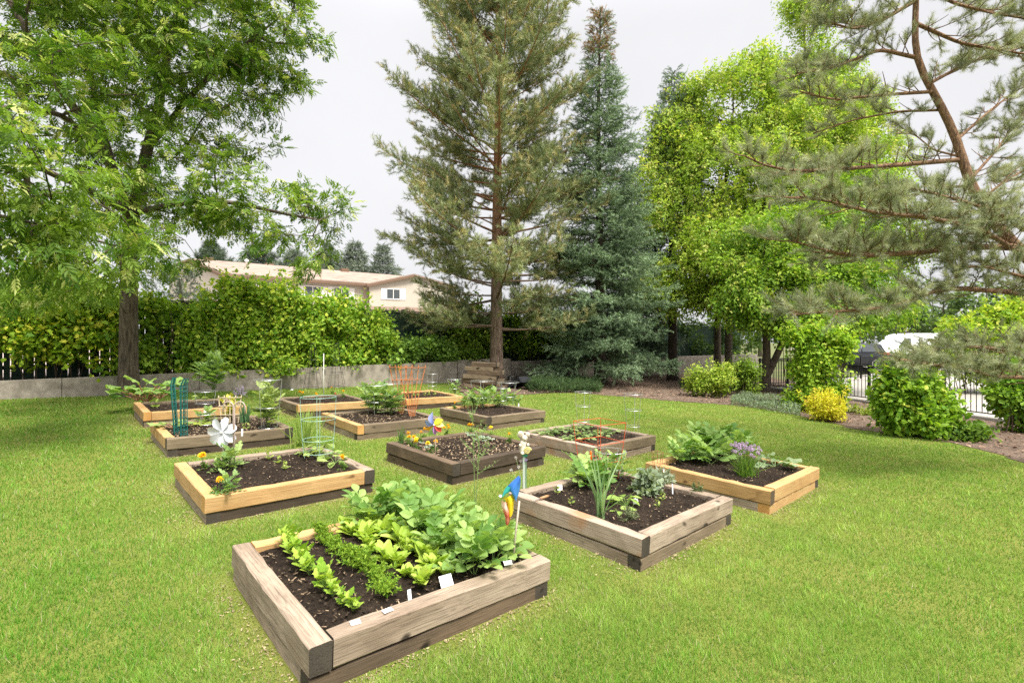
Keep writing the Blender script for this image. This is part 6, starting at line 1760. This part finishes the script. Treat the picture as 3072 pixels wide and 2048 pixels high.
def double_hook():
    p = soil(702, 1402); root = thing("plant_stake", "metal stake with two rounded hooks beside the white pinwheel", "garden stake", p)
    c = (.42, .33, .29); h = .66
    for s_ in (-1, 1):
        a = np.linspace(0, np.pi, 12); rr = .052
        P = [(s_ * .006, 0, -.06), (s_ * .006, 0, h - .06)] + [(s_ * (.006 + rr - rr * math.cos(x)), 0, h - .06 + rr * math.sin(x)) for x in a] + [(s_ * (.006 + 2 * rr), 0, h - .13)]
        g = Geo(); g.tube(P, .0058, 6, tint=c); g.obj("hook_rod", WIRE, root, True, origin=np.zeros(3))
double_hook()
def white_pinwheel():
    p = soil(668, 1398); root = thing("flower_pinwheel", "large white flower shaped pinwheel on a wooden stick", "pinwheel", p)
    c = np.array([.012, -.03, .345])
    g = Geo(); g.tube([(0, 0, -.05), (.006, 0, .2), (.010, 0, .36)], .007, 6, tint=(.52, .42, .36)); g.obj("stick", WIRE, root, True, origin=np.zeros(3))
    for k in range(7):
        a = 2 * np.pi * k / 7 + .35
        d = np.array([math.cos(a), -.02, math.sin(a)]); nn = np.array([-math.sin(a) * .3, -1, math.cos(a) * .3])
        g = Geo(); T = T_blade([.06, .20, .34, .34, .17], .30, .08); g.scatter(T, (c + d * .014)[None], d[None], nn[None], .135, (.60, .62, .66)); g.obj("petal", PAINT, root, True, origin=np.zeros(3))
    g = Geo(); g.ball(c + (0, -.016, 0), .014, (.8, .8, .82)); g.obj("hub", PAINT, root, True, origin=np.zeros(3))
white_pinwheel()
def rainbow_pinwheel():
    p = soil(1306, 1371); root = thing("rainbow_pinwheel", "small rainbow coloured pinwheel on a thin stick among the marigolds", "pinwheel", p)
    g = Geo(); g.tube([(0, 0, -.05), (0, 0, .25), (-.005, 0, .40)], .0055, 6, tint=(.62, .50, .38)); g.obj("stick", WIRE, root, True, origin=np.zeros(3))
    c = np.array([-.012, -.028, .37])
    cols = [(.75, .68, .04), (.75, .72, .25), (.72, .10, .08), (.55, .28, .72), (.35, .60, .25), (.78, .36, .06), (.22, .32, .75), (.38, .42, .85)]
    angs = [40, 5, -35, -75, -105, -140, 165, 110]
    for k, (cl, an) in enumerate(zip(cols, angs)):
        a = R(an); d = np.array([math.cos(a), -.1, math.sin(a)]); nn = np.array([-math.sin(a) * .8, -1, math.cos(a) * .8]); L = .135 if k in (4, 7) else .11
        g = Geo(); T = T_blade([.02, .20, .34, .30, .03], .6, .35); g.scatter(T, c[None], d[None], nn[None], L, cl); g.obj("vane", PETAL, root, True, origin=np.zeros(3))
    g = Geo(); g.ball(c + (0, -.015, 0), .010, (.6, .5, .8)); g.obj("hub", PAINT, root, True, origin=np.zeros(3))
rainbow_pinwheel()
def spinner():
    p = soil(1536, 1694); root = thing("rainbow_spinner", "folded rainbow fabric spinner drooping beside its stick in the nearest bed", "garden spinner", p)
    Y = p[1]; tip = at(1558, 1502, Y + .02) - p
    g = Geo(); g.tube([(0, 0, -.05), tip * .5, tip], .0065, 7, tint=(.42, .36, .28)); g.obj("stick", WIRE, root, True, origin=np.zeros(3))
    w = lambda px, py, dy=0.0: at(px, py, Y - .03 + dy) - p
    def panel(name, pts, cols, bulge=.035, label=None):
        """curved cloth panel: rows of left and right edge points"""
        L = np.array([w(*a) for a, b_ in pts]); Rr = np.array([w(*b_) for a, b_ in pts]); n = len(pts); m = 5
        V, C = [], []
        for i in range(n):
            for j in range(m):
                t = j / (m - 1); q = L[i] * (1 - t) + Rr[i] * t; q = q + np.array([0, -bulge * math.sin(math.pi * t), 0]); V.append(q); C.append(cols[i] if isinstance(cols, list) else cols)
        q = [[i * m + j, i * m + j + 1, (i + 1) * m + j + 1, (i + 1) * m + j] for i in range(n - 1) for j in range(m - 1)]
        g = Geo(); g.add(V, [q], np.array(C)); o_ = g.obj(name, PETAL, root, True, origin=np.zeros(3))
        if label: o_['label'] = label
    panel("vane", [((1557, 1425), (1561, 1426)), ((1536, 1444), (1562, 1442)), ((1520, 1460), (1560, 1462)), ((1534, 1478), (1556, 1482)), ((1546, 1496), (1550, 1497))], [(.05, .16, .62), (.06, .20, .66), (.07, .25, .68), (.08, .28, .66), (.10, .32, .70)], .05, "blue upper vane")
    panel("vane", [((1522, 1456), (1536, 1454)), ((1513, 1468), (1536, 1470)), ((1508, 1481), (1520, 1476)), ((1506, 1488), (1512, 1480))], (.05, .42, .38), .04, "teal vane")
    panel("vane", [((1508, 1488), (1536, 1480)), ((1514, 1496), (1544, 1492)), ((1521, 1510), (1542, 1506)), ((1523, 1530), (1540, 1528)), ((1524, 1544), (1538, 1540))], (.82, .62, .03), .05, "yellow vane")
    panel("vane", [((1505, 1496), (1522, 1500)), ((1504, 1514), (1526, 1516)), ((1508, 1528), (1534, 1530)), ((1512, 1540), (1535, 1542)), ((1515, 1552), (1532, 1552)), ((1516, 1566), (1528, 1566)), ((1519, 1574), (1525, 1574))], [(.75, .45, .38), (.80, .62, .58), (.70, .25, .16), (.55, .10, .07), (.66, .24, .15), (.50, .09, .07), (.20, .05, .05)], .05, "red and pink striped tail vane")
    g = Geo(); g.ball(w(1501, 1488), .010, (.85, .84, .82)); g.obj("bead", PAINT, root, True, origin=np.zeros(3))
spinner()
def figurine_post():
    p = soil(1574, 1472); root = thing("figurine_post", "cream winged figurine with a snail shell on a green grey post at the bed corner", "garden ornament", p)
    h = .335
    g = Geo(); g.box((-.006, 0, h / 2), (.022, .03, h + .06), tint=(.40, .47, .40)); g.box((.012, .004, h / 2 - .002), (.012, .026, h + .05), tint=(.10, .22, .15)); g.box((0, 0, h - .01), (.05, .046, .02), tint=(.05, .28, .16)); g.obj("post", PAINT, root, origin=np.zeros(3))
    cr, sh = (.62, .56, .45), (.40, .34, .25)
    b_ = Geo(); b_.lathe((-.012, 0, h), [(.028, 0), (.034, .02), (.030, .055), (.024, .085), (.030, .105), (.022, .118), (.012, .125)], 14, tint=cr); b_.ball((.0, -.012, h + .142), (.026, .026, .029), cr); b_.ball((.004, -.036, h + .140), (.005, .006, .006), cr)
    b_.ball((-.008, -.035, h + .148), .004, sh); b_.ball((.014, -.034, h + .148), .004, sh); b_.ball((.03, -.018, h + .085), (.012, .03, .016), cr); b_.ball((-.04, -.018, h + .08), (.012, .03, .016), cr); b_.ball((-.02, -.03, h + .012), (.018, .03, .014), cr); b_.obj("figure", PAINT, root, True, origin=np.zeros(3))
    for sx, rr, zc in ((-1, .036, .168), (1, .024, .165)):
        w_ = Geo(); w_.ball((sx * .032 - .004, .018, h + zc), (rr * .8, .012, rr), cr, n=14); w_.ball((sx * .032 - .004, .006, h + zc), (rr * .55, .006, rr * .72), sh, n=12); w_.obj("wing", PAINT, root, True, origin=np.zeros(3))
    s_ = Geo(); a = np.linspace(0, 4.6 * np.pi, 44); rad = .030 * (1 - a / a[-1] * .92)
    s_.tube(np.stack([.024 + rad * np.cos(a), -.032 - .010 * a / a[-1], h + .036 + rad * np.sin(a)], -1), np.linspace(.011, .003, 44), 7, tint=(.50, .45, .18)); s_.obj("shell", PAINT, root, True, origin=np.zeros(3))
figurine_post()
# a white pole, plant tags, a bottle and hand tools
q = ground(971, 1196); g = Geo(); g.tube([q - (0, 0, .05), q + (0, 0, EYE + (1024 - 1060) / F * q[1] - q[2])], .011, 8, tint=(.75, .74, .68)); tag(g.obj("white_pole", PAINT, None, True, loc=q), "slim white pole standing upright behind the pink bloom", "pole")
def plant_tag(label, pos, w, h, yaw, tilt, marks=2):
    root = thing("plant_tag", label, "plant tag", pos, yaw, "white plant tags stuck in the soil")
    ax = np.array([[1, 0, 0], [0, math.cos(tilt), math.sin(tilt)], [0, -math.sin(tilt), math.cos(tilt)]])
    g = Geo(); g.box(np.array([0, 0, h / 2]) @ ax + (0, 0, .012), (w, .003, h), ax=ax, tint=(.80, .80, .80)); g.obj("card", PAPER, root, origin=np.zeros(3))
    if marks:
        g = Geo()
        for k in range(marks): g.box(np.array([-.06 * w, -.0025, h * (.72 - .2 * k)]) @ ax + (0, 0, .012), (w * (.55 - .12 * k), .0012, h * .07), ax=ax, tint=(.25, .26, .33))
        g.obj("print", PAPER, root, origin=np.zeros(3))
plant_tag("largest white seed card leaning at the front timber of the nearest bed", on_bed(1, .545, .015), .075, .06, R(35), R(-35), 3)
plant_tag("white card lying at the foot of the rainbow spinner stick", soil(1526, 1700), .055, .035, R(25), R(-50), 2)
plant_tag("thin brown-white stake tag between the lettuces and the front timber", on_bed(1, .36, .015), .02, .05, R(40), R(-12), 0)
plant_tag("flat white card resting on the front timber edge", on_bed(1, .235, -.05, .022), .05, .03, R(42), R(-86), 0)
plant_tag("flat white card on the timber closest to the dark corner", on_bed(1, .10, -.055, .022), .045, .035, R(30), R(-86), 0)
plant_tag("white tag standing alone in the left of the leek bed", soil(1680, 1474), .045, .05, R(10), R(-10), 2)
plant_tag("white card tucked in the basil leaves", soil(1908, 1515), .05, .045, R(20), R(-20), 2)
plant_tag("narrow white stick beside the lavender tuft", soil(2018, 1485), .010, .09, R(0), R(-5), 0)
plant_tag("narrow white stick at the right back timber of the leek bed", soil(1992, 1438), .012, .09, R(0), R(-5), 0)
plant_tag("white stick in front of the pale seedling by the white pinwheel", soil(726, 1310), .022, .09, R(5), R(-5), 0)
plant_tag("small white square tag under the ring cage in the rhubarb bed", soil(615, 1240), .04, .045, R(0), R(-8), 1)
plant_tag("short white stick at the right of the dark grey tomato bed", soil(1556, 1222), .02, .07, R(0), R(-5), 0)
p = soil(876, 1194); root = thing("plastic_bottle", "clear pale plastic bottle upside down in the corner of the pink bloom bed", "bottle", p)
g = Geo(); g.lathe((0, 0, 0), [(.012, 0), (.014, .03), (.032, .06), (.033, .15), (.028, .165)], 14, tint=(.62, .63, .68)); g.obj("bottle_body", tint_mat("cloudy_plastic", .25, 0, .5), root, True)
g = Geo(); g.lathe((0, 0, .165), [(.028, 0), (.026, .012), (.01, .016)], 14, tint=(.7, .7, .74)); g.obj("base_cap", PAINT, root, True, origin=np.zeros(3))
def hand_tool():
    p = soil(1772, 1428); root = thing("hand_tool", "hand fork standing in the soil with a bright orange handle", "garden tool", p)
    g = Geo(); g.tube([(0, 0, -.03), (.003, 0, .15)], .005, 6, tint=(.15, .15, .16)); g.obj("shaft", WIRE, root, True, origin=np.zeros(3))
    g = Geo(); g.lathe((.003, 0, .15), [(.009, 0), (.014, .01), (.012, .05), (.014, .09), (.010, .105)], 12, tint=(.72, .12, .01)); g.obj("grip", PAINT, root, True, origin=np.zeros(3))
hand_tool()
def dibber():
    p = on_bed(3, -.04, .80, .034); root = thing("wooden_dibber", "short wooden handled tool lying on the back left timber of the leek bed", "garden tool", p, R(43))
    g = Geo(); g.tube([(0, 0, .012), (.07, 0, .012), (.10, 0, .012)], [.011, .013, .009], 8, tint=(.34, .19, .09)); g.obj("handle", PAINT, root, True, origin=np.zeros(3))
    g = Geo(); g.tube([(0, 0, .012), (-.10, 0, .008)], [.006, .003], 6, tint=(.25, .22, .19)); g.obj("blade", WIRE, root, True, origin=np.zeros(3))
dibber()
